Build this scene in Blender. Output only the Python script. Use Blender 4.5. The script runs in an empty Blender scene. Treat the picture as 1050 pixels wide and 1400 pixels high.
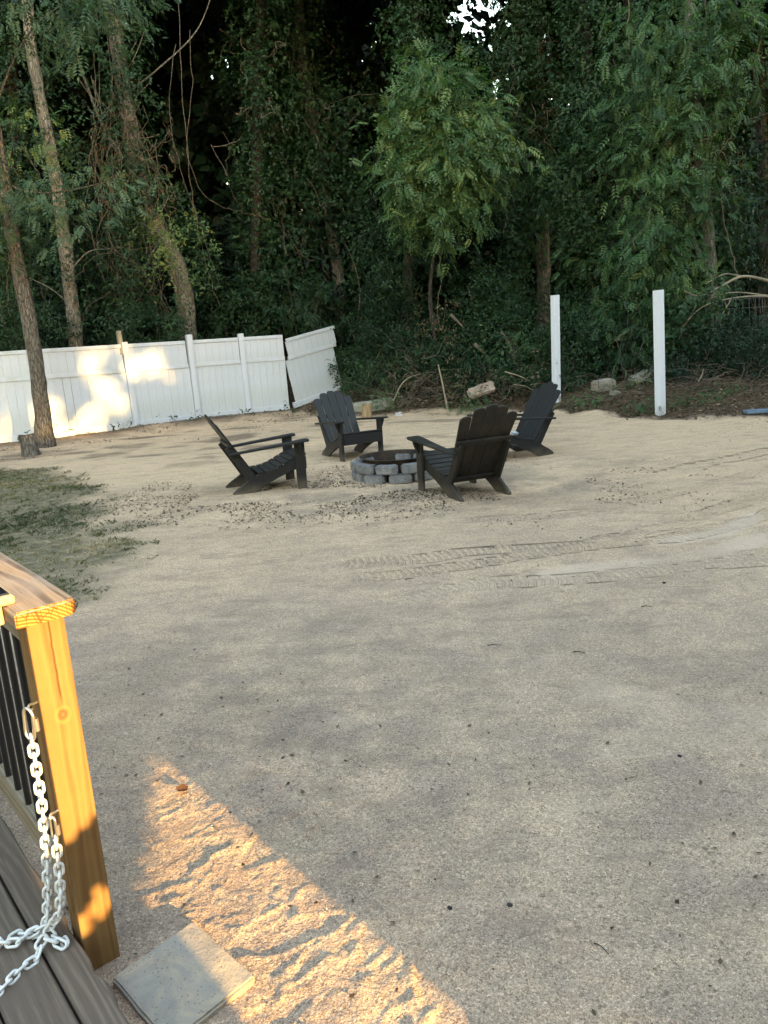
import bpy, bmesh, math, random
import numpy as np
from mathutils import Vector, Matrix
random.seed(7)
RNG = np.random.default_rng(7)
SC = bpy.context.scene
COL = SC.collection
R = math.radians

# ------------------------------------------------------------------ camera
PITCH, ROLL, CAM_H, FPX = R(12.8), R(3.8), 1.6, 1051.0
fw = np.array([0, math.cos(PITCH), -math.sin(PITCH)])
rt0 = np.array([1.0, 0, 0]); up0 = np.cross(rt0, fw)
rt = math.cos(ROLL)*rt0 - math.sin(ROLL)*up0
up = math.sin(ROLL)*rt0 + math.cos(ROLL)*up0
EYE = np.array([0, 0, CAM_H])
cd = bpy.data.cameras.new('camera')
cam = bpy.data.objects.new('camera', cd); COL.objects.link(cam)
cam.matrix_world = Matrix([[rt[0], up[0], -fw[0], EYE[0]], [rt[1], up[1], -fw[1], EYE[1]], [rt[2], up[2], -fw[2], EYE[2]], [0, 0, 0, 1]])
cd.sensor_fit = 'HORIZONTAL'; cd.sensor_width = 36.0; cd.lens = 36.0*FPX/1050.0
cd.clip_start = 0.02; cd.clip_end = 600
SC.camera = cam

def at(px, py, Y):
    """a point of the place, read off the photograph, at the distance Y"""
    d = fw*FPX + rt*(px-525) - up*(py-700)
    return EYE + d*(Y/d[1])
def on_ground(px, py, z=0.0):
    d = fw*FPX + rt*(px-525) - up*(py-700)
    return EYE + d*((z-EYE[2])/d[2])

# ------------------------------------------------------------------ world, sun, exposure
SUN_EL = R(10.0)
SUN_AZ = R(130.0)                      # the way the light travels, over the ground
L_H = np.array([math.cos(SUN_AZ), math.sin(SUN_AZ), 0])
U_H = np.array([math.sin(SUN_AZ), -math.cos(SUN_AZ), 0])
def us(u, s, z=0.0): return U_H*u + L_H*s + np.array([0, 0, z])
w = bpy.data.worlds.new('World'); SC.world = w; w.use_nodes = True
nt = w.node_tree; nt.nodes.clear()
sky = nt.nodes.new('ShaderNodeTexSky'); sky.sky_type = 'NISHITA'; sky.sun_disc = False
sky.sun_elevation = SUN_EL; sky.sun_rotation = R(140.0)
sky.air_density = 1.4; sky.dust_density = 0.8; sky.ozone_density = 0.0
bg = nt.nodes.new('ShaderNodeBackground'); bg.inputs['Strength'].default_value = 0.15
wo = nt.nodes.new('ShaderNodeOutputWorld')
nt.links.new(sky.outputs[0], bg.inputs[0]); nt.links.new(bg.outputs[0], wo.inputs[0])
sl = bpy.data.lights.new('sun', 'SUN'); sl.energy = 2.7; sl.angle = R(0.55); sl.color = (1.0, 0.62, 0.20)
sun = bpy.data.objects.new('sun', sl); COL.objects.link(sun)
ldir = Vector((L_H[0]*math.cos(SUN_EL), L_H[1]*math.cos(SUN_EL), -math.sin(SUN_EL)))
sun.rotation_euler = ldir.to_track_quat('-Z', 'Y').to_euler(); sun.location = (20, -25, 12)
SC.view_settings.view_transform = 'Standard'; SC.view_settings.look = 'None'
SC.view_settings.exposure = 3.1; SC.view_settings.gamma = 1.0
SC.cycles.use_denoising = True
SC.cycles.max_bounces = 6; SC.cycles.diffuse_bounces = 3; SC.cycles.glossy_bounces = 2; SC.cycles.transmission_bounces = 3
SC.cycles.sample_clamp_indirect = 4.0
SC.cycles.caustics_reflective = False; SC.cycles.caustics_refractive = False

# ------------------------------------------------------------------ helpers
def tag(o, label=None, cat=None, group=None, kind=None):
    if label: o['label'] = label
    if cat: o['category'] = cat
    if group: o['group'] = group
    if kind: o['kind'] = kind
    return o
def link(o, parent=None):
    COL.objects.link(o)
    if parent is not None: o.parent = parent
    return o
def empty(name, loc=(0, 0, 0), rz=0.0, label=None, cat=None, group=None, scale=1.0):
    o = bpy.data.objects.new(name, None); o.empty_display_size = 0.1
    o.location = loc; o.rotation_euler = (0, 0, rz); o.scale = (scale,)*3
    link(o); tag(o, label, cat, group); return o
def raw_mesh(name, v, f, smooth=False, attrs=None):
    me = bpy.data.meshes.new(name)
    if isinstance(v, np.ndarray) and isinstance(f, np.ndarray):
        v = np.ascontiguousarray(v, dtype=np.float32); f = np.ascontiguousarray(f, dtype=np.int32)
        n, k = f.shape
        me.vertices.add(len(v)); me.vertices.foreach_set('co', v.ravel())
        me.loops.add(n*k); me.loops.foreach_set('vertex_index', f.ravel())
        me.polygons.add(n)
        me.polygons.foreach_set('loop_start', np.arange(0, n*k, k, dtype=np.int32))
        me.polygons.foreach_set('loop_total', np.full(n, k, dtype=np.int32))
        me.update(calc_edges=True)
    else:
        me.from_pydata([tuple(map(float, p)) for p in v], [], [tuple(map(int, p)) for p in f]); me.update()
    if smooth: me.polygons.foreach_set('use_smooth', np.ones(len(me.polygons), dtype=bool))
    for k, arr in (attrs or {}).items():
        arr = np.asarray(arr, dtype=np.float32)
        if arr.ndim == 1:
            at_ = me.attributes.new(k, 'FLOAT', 'POINT'); at_.data.foreach_set('value', arr)
        else:
            at_ = me.attributes.new(k, 'FLOAT_VECTOR', 'POINT'); at_.data.foreach_set('vector', arr.ravel())
    return me
def obj(name, me, mat=None, parent=None, loc=None, rot=None, scale=None):
    o = bpy.data.objects.new(name, me)
    if mat is not None and len(me.materials) == 0: me.materials.append(mat)
    link(o, parent)
    if loc is not None: o.location = loc
    if rot is not None: o.rotation_euler = rot
    if scale is not None: o.scale = scale
    return o
def bm_mesh(name, bm, smooth=False):
    bmesh.ops.recalc_face_normals(bm, faces=bm.faces)
    me = bpy.data.meshes.new(name); bm.to_mesh(me); bm.free()
    if smooth: me.polygons.foreach_set('use_smooth', np.ones(len(me.polygons), dtype=bool))
    return me
def box_mesh(name, sx, sy, sz, bev=0.0, seg=1, c=(0, 0, 0)):
    bm = bmesh.new(); bmesh.ops.create_cube(bm, size=1.0)
    for v in bm.verts: v.co = Vector((v.co.x*sx+c[0], v.co.y*sy+c[1], v.co.z*sz+c[2]))
    if bev > 0: bmesh.ops.bevel(bm, geom=list(bm.edges), offset=bev, segments=seg, affect='EDGES', profile=0.5)
    return bm_mesh(name, bm)
def prism_mesh(name, poly, thick, frame, bev=0.0):
    """extrude a 2D outline; frame = (origin, ex, ey, en) in local space, centred across its thickness"""
    o, ex, ey, en = [np.array(q, float) for q in frame]
    bm = bmesh.new()
    lo = [bm.verts.new(tuple(o+ex*p[0]+ey*p[1]-en*thick/2)) for p in poly]
    hi = [bm.verts.new(tuple(o+ex*p[0]+ey*p[1]+en*thick/2)) for p in poly]
    n = len(poly); bm.faces.new(lo[::-1]); bm.faces.new(hi)
    for i in range(n): bm.faces.new((lo[i], lo[(i+1) % n], hi[(i+1) % n], hi[i]))
    bmesh.ops.recalc_face_normals(bm, faces=bm.faces)
    if bev > 0:
        ed = [e for e in bm.edges if len(e.link_faces) == 2 and e.calc_face_angle(0) > 0.6]
        bmesh.ops.bevel(bm, geom=ed, offset=bev, segments=1, affect='EDGES')
    return bm_mesh(name, bm)
def tube(pts, rad, n=6, cap=True):
    """(verts, quads) of a tube along points"""
    P = np.asarray(pts, float); m = len(P)
    rad = np.broadcast_to(np.asarray(rad, float), (m,))
    T = np.gradient(P, axis=0); T /= np.linalg.norm(T, axis=1)[:, None]+1e-9
    ref = np.array([0.31, 0.87, 0.38])
    A = np.cross(T, ref); A /= np.linalg.norm(A, axis=1)[:, None]+1e-9
    B = np.cross(T, A)
    th = np.linspace(0, 2*np.pi, n, endpoint=False)
    V = P[:, None, :] + rad[:, None, None]*(np.cos(th)[None, :, None]*A[:, None, :] + np.sin(th)[None, :, None]*B[:, None, :])
    i = np.arange(m-1)[:, None]*n; j = np.arange(n)[None, :]; j2 = (j+1) % n
    F = np.stack([i+j, i+j2, i+n+j2, i+n+j], -1).reshape(-1, 4)
    return V.reshape(-1, 3), F
def join_vf(lst):
    vs, fs, k = [], [], 0
    for v, f in lst: vs.append(v); fs.append(f+k); k += len(v)
    return np.concatenate(vs), np.concatenate(fs)
def smooth_path(pts, n):
    P = np.asarray(pts, float); m = len(P)
    if m < 3: t = np.linspace(0, 1, n)[:, None]; return P[0]*(1-t)+P[-1]*t
    Q = np.concatenate([[2*P[0]-P[1]], P, [2*P[-1]-P[-2]]])
    out = []
    for t in np.linspace(0, m-1-1e-6, n):
        i = int(t); u = t-i; p0, p1, p2, p3 = Q[i], Q[i+1], Q[i+2], Q[i+3]
        out.append(0.5*((2*p1)+(-p0+p2)*u+(2*p0-5*p1+4*p2-p3)*u*u+(-p0+3*p1-3*p2+p3)*u**3))
    return np.array(out)
def _h(ix, iy, seed):
    n = (ix.astype(np.int64)*374761393 + iy.astype(np.int64)*668265263 + seed*1442695041) & 0x7fffffff
    n = ((n ^ (n >> 13))*1274126177) & 0x7fffffff
    return ((n ^ (n >> 16)) & 0xffff)/65535.0
def vnoise(x, y, seed=0):
    ix = np.floor(x); iy = np.floor(y); fx = x-ix; fy = y-iy
    fx = fx*fx*fx*(fx*(fx*6-15)+10); fy = fy*fy*fy*(fy*(fy*6-15)+10)
    a = _h(ix, iy, seed); b = _h(ix+1, iy, seed); c = _h(ix, iy+1, seed); d = _h(ix+1, iy+1, seed)
    return (a*(1-fx)+b*fx)*(1-fy)+(c*(1-fx)+d*fx)*fy - 0.5
def fbm(x, y, oct=4, seed=0):
    s = 0; a = 1.0
    for i in range(oct): s = s+a*vnoise(x*2**i+17.3*i, y*2**i-9.1*i, seed+i); a *= 0.5
    return s
def sstep(a, b, x):
    t = np.clip((x-a)/(b-a), 0, 1); return t*t*(3-2*t)

# ------------------------------------------------------------------ materials
class NG:
    def __init__(s, name):
        s.m = bpy.data.materials.new(name); s.m.use_nodes = True
        s.t = s.m.node_tree; s.t.nodes.clear(); s.n = s.t.nodes
        s.out = s.n.new('ShaderNodeOutputMaterial'); s.p = s.n.new('ShaderNodeBsdfPrincipled')
        s.t.links.new(s.p.outputs[0], s.out.inputs[0])
    def l(s, a, b): s.t.links.new(a, b)
    def setp(s, **k):
        names = dict(rough='Roughness', spec='Specular IOR Level', metal='Metallic', col='Base Color')
        for q, v in k.items():
            i = s.p.inputs[names[q]]
            if hasattr(v, 'is_output') or isinstance(v, bpy.types.NodeSocket): s.l(v, i)
            elif q == 'col': i.default_value = (*v, 1)
            else: i.default_value = v
    def coord(s, kind='Object', scale=(1, 1, 1), loc=(0, 0, 0), rnd=False):
        c = s.n.new('ShaderNodeTexCoord'); mp = s.n.new('ShaderNodeMapping')
        mp.inputs['Scale'].default_value = scale; mp.inputs['Location'].default_value = loc
        src = c.outputs[kind]
        if rnd:
            oi = s.n.new('ShaderNodeObjectInfo'); sc = s.n.new('ShaderNodeVectorMath'); sc.operation = 'SCALE'
            sc.inputs[0].default_value = (37.1, 51.7, 23.3); s.l(oi.outputs['Random'], sc.inputs['Scale'])
            ad = s.n.new('ShaderNodeVectorMath'); ad.operation = 'ADD'; s.l(src, ad.inputs[0]); s.l(sc.outputs[0], ad.inputs[1]); src = ad.outputs[0]
        s.l(src, mp.inputs[0]); return mp.outputs[0]
    def noise(s, vec, scale, detail=4, rough=0.55, dist=0.0):
        n = s.n.new('ShaderNodeTexNoise'); n.inputs['Scale'].default_value = scale; n.inputs['Detail'].default_value = detail
        n.inputs['Roughness'].default_value = rough; n.inputs['Distortion'].default_value = dist
        s.l(vec, n.inputs['Vector']); return n.outputs['Fac']
    def voro(s, vec, scale, feature='F1', out='Distance'):
        n = s.n.new('ShaderNodeTexVoronoi'); n.feature = feature; n.inputs['Scale'].default_value = scale
        s.l(vec, n.inputs['Vector']); return n.outputs[out]
    def wave(s, vec, scale, dist, detail=2, dscale=1.0, typ='BANDS', direction='X'):
        n = s.n.new('ShaderNodeTexWave'); n.wave_type = typ
        if typ == 'BANDS': n.bands_direction = direction
        else: n.rings_direction = direction
        n.inputs['Scale'].default_value = scale; n.inputs['Distortion'].default_value = dist
        n.inputs['Detail'].default_value = detail; n.inputs['Detail Scale'].default_value = dscale
        s.l(vec, n.inputs['Vector']); return n.outputs['Fac']
    def ramp(s, fac, stops, interp='LINEAR'):
        n = s.n.new('ShaderNodeValToRGB'); n.color_ramp.interpolation = interp; e = n.color_ramp.elements
        while len(e) > len(stops): e.remove(e[-1])
        while len(e) < len(stops): e.new(0.5)
        for k, (p, c) in enumerate(stops):
            e[k].position = p
            if not hasattr(c, '__len__'): c = (c, c, c)
            e[k].color = (*c, 1)
        s.l(fac, n.inputs[0]); return n.outputs[0]
    def mix(s, fac, a, b, mode='MIX'):
        n = s.n.new('ShaderNodeMix'); n.data_type = 'RGBA'; n.blend_type = mode
        for v, i in ((fac, n.inputs[0]), (a, n.inputs[6]), (b, n.inputs[7])):
            if isinstance(v, bpy.types.NodeSocket): s.l(v, i)
            elif hasattr(v, '__len__'): i.default_value = (*v, 1)
            else: i.default_value = v
        return n.outputs[2]
    def math(s, op, a, b=0.0, c=0.0, clamp=False):
        n = s.n.new('ShaderNodeMath'); n.operation = op; n.use_clamp = clamp
        for v, i in ((a, n.inputs[0]), (b, n.inputs[1]), (c, n.inputs[2])):
            if isinstance(v, bpy.types.NodeSocket): s.l(v, i)
            else: i.default_value = v
        return n.outputs[0]
    def attr(s, name, out='Fac'):
        n = s.n.new('ShaderNodeAttribute'); n.attribute_name = name; return n.outputs[out]
    def sep(s, v):
        n = s.n.new('ShaderNodeSeparateXYZ'); s.l(v, n.inputs[0]); return n.outputs
    def bump(s, h, strength=0.5, dist=0.01):
        n = s.n.new('ShaderNodeBump'); n.inputs['Strength'].default_value = strength; n.inputs['Distance'].default_value = dist
        s.l(h, n.inputs['Height']); s.l(n.outputs[0], s.p.inputs['Normal']); return n
def simple(name, col, rough=0.6, spec=0.3, metal=0.0, var=0.25, scale=12.0, bump=0.2, bdist=0.004, stretch=(1, 1, 1)):
    g = NG(name); v = g.coord('Object', stretch, rnd=True); n = g.noise(v, scale, 5)
    lo = tuple(c*(1-var) for c in col); hi = tuple(min(1, c*(1+var)) for c in col)
    g.setp(col=g.ramp(n, [(0.3, lo), (0.7, hi)]), rough=rough, spec=spec, metal=metal)
    if bump: g.bump(g.noise(v, scale*4, 4), bump, bdist)
    return g.m

def mat_sand():
    g = NG('sandy_ground'); v = g.coord('Object')
    big = g.noise(v, 0.55, 5, 0.6, 0.6)
    mid = g.noise(v, 3.2, 6, 0.65, 0.4)
    fine = g.noise(v, 130.0, 4, 0.75)
    c = g.ramp(big, [(0.34, (0.395, 0.290, 0.212)), (0.5, (0.51, 0.370, 0.266)), (0.64, (0.60, 0.432, 0.30))])
    c = g.mix(g.math('MULTIPLY', g.ramp(mid, [(0.44, 0.0), (0.60, 1.0)]), 0.6), c, (0.355, 0.26, 0.212))
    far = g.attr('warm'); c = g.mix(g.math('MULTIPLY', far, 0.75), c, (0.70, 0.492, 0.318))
    ash = g.attr('ash'); c = g.mix(g.math('MULTIPLY', g.math('MULTIPLY', ash, g.ramp(g.noise(v, 1.7, 6, 0.7), [(0.4, 0.0), (0.62, 1.0)])), 0.65), c, (0.15, 0.128, 0.108))
    # grains: dark and light single grains of coarse sand
    cs = g.sep(g.voro(v, 330.0, 'F1', 'Color'))[0]; cs2 = g.sep(g.voro(v, 150.0, 'F1', 'Color'))[0]
    gn = g.ramp(cs, [(0.0, 0.50), (0.25, 0.86), (0.75, 1.10), (1.0, 1.55)]); c = g.mix(1.0, c, gn, 'MULTIPLY')
    gn2 = g.ramp(cs2, [(0.0, 0.62), (0.22, 0.95), (0.8, 1.05), (1.0, 1.32)]); c = g.mix(1.0, c, gn2, 'MULTIPLY')
    c = g.mix(g.ramp(fine, [(0.3, 0.35), (0.48, 0.0)]), c, (0.20, 0.17, 0.135))
    # streaks dragged over the surface
    stv = g.noise(g.coord('Object', (0.55, 1.4, 1)), 4.6, 8, 0.76, 0.5)
    c = g.mix(g.ramp(stv, [(0.50, 0.0), (0.64, 0.5)]), c, (0.265, 0.19, 0.15))
    c = g.mix(g.ramp(stv, [(0.30, 0.45), (0.44, 0.0)]), c, (0.66, 0.49, 0.37))
    # bigger grit, thinning out in patches
    spk = g.voro(v, 26.0, 'F1', 'Color'); sk = g.sep(spk)
    pt = g.ramp(g.noise(v, 2.3, 4, 0.6), [(0.45, 0.0), (0.7, 1.0)])
    pd = g.ramp(g.voro(v, 26.0), [(0.16, 1.0), (0.26, 0.0)])
    c = g.mix(g.math('MULTIPLY', g.math('MULTIPLY', g.ramp(sk[0], [(0.72, 0.0), (0.8, 0.8)]), pt), pd), c, (0.06, 0.05, 0.045))
    # wheel smears: fine pale silt
    sm = g.attr('smear'); c = g.mix(g.math('MULTIPLY', sm, 0.85), c, (0.67, 0.50, 0.39))
    # soil under the grass, and the leaf litter of the bank
    gr = g.attr('grass'); soil = g.ramp(g.noise(v, 9.0, 6, 0.7), [(0.3, (0.10, 0.085, 0.052)), (0.52, (0.20, 0.165, 0.105)), (0.72, (0.38, 0.29, 0.195))])
    c = g.mix(gr, c, soil)
    lt = g.attr('litter'); brown = g.ramp(g.noise(v, 14.0, 6, 0.75), [(0.3, (0.028, 0.02, 0.013)), (0.52, (0.085, 0.055, 0.034)), (0.72, (0.19, 0.135, 0.085))])
    c = g.mix(lt, c, brown)
    g.setp(col=c, rough=0.95, spec=0.15)
    # relief: grains, crumbs and the lugs pressed by the wheels
    tr = g.attr('track', 'Vector'); ts = g.sep(tr)
    ang = g.math('ADD', g.math('MULTIPLY', ts[1], 122.0), g.math('MULTIPLY', g.math('ABSOLUTE', ts[0]), 2.2))
    lug = g.math('MULTIPLY', g.ramp(g.math('SINE', ang), [(0.35, 0.0), (0.7, 1.0)]), ts[2])
    h = g.math('ADD', g.math('MULTIPLY', g.noise(v, 30.0, 5, 0.7), 0.014), g.math('MULTIPLY', fine, 0.0035))
    h = g.math('ADD', h, g.math('MULTIPLY', g.voro(v, 150.0), 0.002))
    h = g.math('ADD', h, g.math('MULTIPLY', g.noise(v, 7.0, 5, 0.6, 0.8), 0.030))
    h = g.math('ADD', h, g.math('MULTIPLY', lug, 0.040))
    g.bump(h, 1.0, 1.0)
    return g.m
def mat_leaf(name, stops, trans=0.25, rough=0.5):
    g = NG(name); r = g.attr('rnd'); c = g.ramp(r, stops)
    g.setp(col=c, rough=rough, spec=0.35)
    tr = g.n.new('ShaderNodeBsdfTranslucent'); mx = g.n.new('ShaderNodeMixShader'); mx.inputs[0].default_value = trans
    g.l(g.mix(1.0, c, (1.0, 1.15, 0.5), 'MULTIPLY'), tr.inputs[0])
    g.l(g.p.outputs[0], mx.inputs[1]); g.l(tr.outputs[0], mx.inputs[2]); g.l(mx.outputs[0], g.out.inputs[0])
    return g.m
def mat_bark(name, lo, mid, hi, scale=6.0, moss=None):
    g = NG(name); v = g.coord('Object', (1, 1, 0.22), rnd=True)
    n = g.noise(v, scale*3, 8, 0.7, 0.8); w_ = g.voro(v, scale*4.5, 'DISTANCE_TO_EDGE')
    f = g.math('MULTIPLY', n, g.math('ADD', g.ramp(w_, [(0.0, 0.45), (0.12, 1.0)]), 0.0))
    c = g.ramp(f, [(0.15, lo), (0.42, mid), (0.68, hi)])
    if moss: c = g.mix(g.ramp(g.noise(g.coord('Object'), 2.0, 5), [(0.5, 0.0), (0.65, 0.7)]), c, moss)
    g.setp(col=c, rough=0.9, spec=0.15); g.bump(f, 1.0, 0.05); return g.m
def mat_wood(name, lo, hi, dark, axis='Z', rough=0.75, ring=9.0, dist=5.0, wear=None, fine=1.0):
    """sawn timber: grain lines along an axis of the piece, fibres, wear"""
    g = NG(name)
    st = {'X': (0.13, 1, 1), 'Y': (1, 0.13, 1), 'Z': (1, 1, 0.13)}[axis]
    v = g.coord('Object', st, rnd=True)
    wv = g.wave(v, ring, dist, 3, 1.4, 'RINGS', axis)
    st2 = {'X': (0.02, 1, 1), 'Y': (1, 0.02, 1), 'Z': (1, 1, 0.02)}[axis]
    fb = g.noise(g.coord('Object', st2, rnd=True), 160.0*fine, 4, 0.7)
    c = g.ramp(wv, [(0.0, lo), (0.55, hi), (0.8, tuple(a*0.5+b*0.5 for a, b in zip(lo, hi))), (1.0, lo)])
    c = g.mix(g.ramp(fb, [(0.3, 0.55), (0.55, 0.0)]), c, dark)
    if wear:
        c = g.mix(g.ramp(g.noise(g.coord('Object', rnd=True), 4.0, 6, 0.65), [(0.45, 0.0), (0.7, 0.85)]), c, wear)
    g.setp(col=c, rough=rough, spec=0.25)
    g.bump(g.math('ADD', g.math('MULTIPLY', wv, 0.5), fb), 0.5, 0.002)
    return g
M = {}
M['sand'] = mat_sand()
GREEN = {
 'pinnate': [(0.0, (0.022, 0.056, 0.021)), (0.4, (0.050, 0.108, 0.040)), (0.75, (0.098, 0.172, 0.058)), (1.0, (0.20, 0.245, 0.075))],
 'ivy':     [(0.0, (0.0117, 0.0313, 0.0141)), (0.5, (0.0263, 0.0627, 0.0239)), (0.85, (0.0476, 0.1030, 0.0392)), (1.0, (0.0950, 0.1402, 0.0653))],
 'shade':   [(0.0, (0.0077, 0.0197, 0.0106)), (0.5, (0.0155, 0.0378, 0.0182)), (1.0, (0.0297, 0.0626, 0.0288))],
 'pale':    [(0.0, (0.0310, 0.0660, 0.0369)), (0.5, (0.0605, 0.1164, 0.0655)), (1.0, (0.1066, 0.1668, 0.0922))],
 'dry':     [(0.0, (0.06, 0.040, 0.022)), (0.5, (0.13, 0.095, 0.052)), (1.0, (0.21, 0.17, 0.10))],
 'litter':  [(0.0, (0.035, 0.022, 0.014)), (0.5, (0.11, 0.068, 0.040)), (1.0, (0.27, 0.19, 0.12))],
 'grass':   [(0.0, (0.058, 0.070, 0.030)), (0.45, (0.115, 0.128, 0.056)), (0.7, (0.24, 0.205, 0.11)), (1.0, (0.44, 0.345, 0.22))],
}
for k, s in GREEN.items(): M['leaf_'+k] = mat_leaf('leaf_'+k, s, 0.3 if k not in ('litter', 'dry') else 0.08)
M['bark'] = mat_bark('bark_brown', (0.048, 0.041, 0.035), (0.145, 0.124, 0.105), (0.30, 0.265, 0.23))
M['bark_pale'] = mat_bark('bark_pale', (0.075, 0.066, 0.054), (0.21, 0.185, 0.152), (0.38, 0.34, 0.29), 5.0, (0.10, 0.105, 0.06))
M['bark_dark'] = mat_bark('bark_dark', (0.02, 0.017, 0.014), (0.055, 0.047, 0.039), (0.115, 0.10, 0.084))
M['vine'] = simple('vine_stem', (0.15, 0.125, 0.098), 0.9, 0.1, var=0.4, scale=8, bump=0.3)
M['twig'] = simple('dead_twig', (0.14, 0.11, 0.085), 0.9, 0.1, var=0.5, scale=3, bump=0)
M['deadwood'] = simple('dead_wood', (0.27, 0.225, 0.165), 0.85, 0.15, var=0.35, scale=6, bump=0.4, stretch=(1, 1, .3))
def mat_vinyl():
    g = NG('white_vinyl'); v = g.coord('Object', (1, 1, 1)); vw = g.coord('Object', (1, 1, 0.25))
    alg = g.ramp(g.noise(vw, 2.2, 7, 0.68, 0.4), [(0.40, 0.0), (0.70, 0.85)])
    c = g.mix(alg, (0.62, 0.645, 0.74), (0.50, 0.52, 0.50))
    c = g.mix(g.ramp(g.noise(v, 26.0, 5, 0.7), [(0.55, 0.0), (0.8, 0.4)]), c, (0.42, 0.40, 0.33))
    g.setp(col=c, rough=g.ramp(alg, [(0, 0.42), (1, 0.75)]), spec=0.4); return g.m
M['vinyl'] = mat_vinyl()
def mat_postwhite():
    g = NG('new_white_vinyl'); v = g.coord('Object'); z = g.sep(v)[2]
    d = g.math('MULTIPLY', g.ramp(z, [(0.02, 1.0), (0.22, 0.0)]), g.ramp(g.noise(v, 22.0, 6, 0.75), [(0.42, 0.0), (0.62, 1.0)]))
    c = g.mix(d, (0.72, 0.735, 0.82), (0.34, 0.26, 0.18)); c = g.mix(g.ramp(g.noise(g.coord('Object', (1, 1, .2)), 9.0, 6, .7), [(0.5, 0.0), (0.8, 0.35)]), c, (0.55, 0.54, 0.53))
    g.setp(col=c, rough=0.4, spec=0.4); return g.m
M['newvinyl'] = mat_postwhite()
M['greywood'] = mat_wood('weathered_post_wood', (0.30, 0.25, 0.19), (0.42, 0.36, 0.27), (0.14, 0.11, 0.09), 'Z').m
def mat_chair(name, col, worn, amt):
    g = NG(name); v = g.coord('Object', (1, 1, 1), rnd=True); vs = g.coord('Object', (1, 1, 1), rnd=True)
    n = g.noise(v, 5.0, 7, 0.7, 0.6); f = g.noise(v, 60.0, 5, 0.75, 1.0)
    c = g.mix(g.ramp(n, [(0.62-amt, 0.0), (0.86-amt, 0.85)]), col, worn)
    c = g.mix(g.ramp(f, [(0.62, 0.0), (0.78, 0.5)]), c, tuple(x*2.2 for x in worn))
    c = g.mix(g.ramp(f, [(0.28, 0.6), (0.42, 0.0)]), c, (0.008, 0.008, 0.008))
    # sand and dust that clings to the feet
    z = g.sep(g.coord('Object'))[2]; c = g.mix(g.math('MULTIPLY', g.ramp(z, [(0.0, 1.0), (0.16, 0.0)]), g.ramp(n, [(0.35, 0.15), (0.65, 0.8)])), c, (0.16, 0.13, 0.095))
    g.setp(col=c, rough=0.55, spec=0.35); g.bump(g.math('ADD', f, n), 0.5, 0.003); return g.m
M['chair_black'] = mat_chair('black_painted_wood', (0.015, 0.0145, 0.0145), (0.044, 0.038, 0.031), 0.08)
M['chair_blue'] = mat_chair('blue_black_painted_wood', (0.015, 0.015, 0.017), (0.036, 0.033, 0.031), 0.06)
M['chair_brown'] = mat_chair('worn_black_wood', (0.016, 0.0145, 0.013), (0.052, 0.037, 0.026), 0.14)
M['chair_foot'] = mat_chair('sand_scuffed_wood', (0.035, 0.034, 0.032), (0.13, 0.105, 0.08), 0.14)
def mat_stone():
    g = NG('grey_wall_block'); v = g.coord('Object', rnd=True); n = g.noise(v, 9.0, 6, 0.7); f = g.noise(v, 70.0, 4, 0.7)
    c = g.ramp(n, [(0.3, (0.12, 0.117, 0.125)), (0.5, (0.20, 0.196, 0.205)), (0.7, (0.31, 0.30, 0.305))])
    c = g.mix(g.ramp(f, [(0.3, 0.6), (0.5, 0.0)]), c, (0.09, 0.088, 0.09))
    g.setp(col=c, rough=0.9, spec=0.2); g.bump(g.math('ADD', n, f), 0.8, 0.012); return g.m
M['stone'] = mat_stone()
def mat_rust():
    g = NG('burnt_steel'); v = g.coord('Object'); n = g.noise(v, 6.0, 7, 0.7)
    c = g.ramp(n, [(0.35, (0.016, 0.014, 0.013)), (0.55, (0.045, 0.03, 0.022)), (0.75, (0.10, 0.055, 0.032))])
    g.setp(col=c, rough=0.8, spec=0.3); g.bump(n, 0.4, 0.006); return g.m
M['rust'] = mat_rust()
M['ash'] = simple('ash', (0.10, 0.095, 0.09), 1.0, 0.05, var=0.5, scale=14, bump=1.0, bdist=0.02)
def mat_concrete(name, lo, hi, stain):
    g = NG(name); v = g.coord('Object', rnd=True); n = g.noise(v, 7.0, 7, 0.7); f = g.noise(v, 120.0, 3, 0.7)
    c = g.ramp(n, [(0.3, lo), (0.65, hi)]); c = g.mix(g.ramp(g.noise(v, 6.0, 7, 0.75, 1.0), [(0.47, 0.0), (0.62, 0.85)]), c, stain)
    pits = g.ramp(g.voro(v, 70.0), [(0.12, 0.7), (0.2, 0.0)]); c = g.mix(pits, c, tuple(x*0.5 for x in lo))
    g.setp(col=c, rough=0.92, spec=0.2); g.bump(g.math('ADD', g.math('MULTIPLY', n, 2.0), f), 0.7, 0.004); return g.m
M['concrete'] = mat_concrete('concrete', (0.235, 0.21, 0.185), (0.33, 0.295, 0.26), (0.43, 0.345, 0.255))
M['concrete_old'] = mat_concrete('old_mossy_concrete', (0.20, 0.19, 0.16), (0.42, 0.395, 0.33), (0.14, 0.15, 0.085))
M['concrete_pink'] = mat_concrete('pinkish_broken_concrete', (0.26, 0.20, 0.165), (0.40, 0.32, 0.265), (0.16, 0.12, 0.095))
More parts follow.
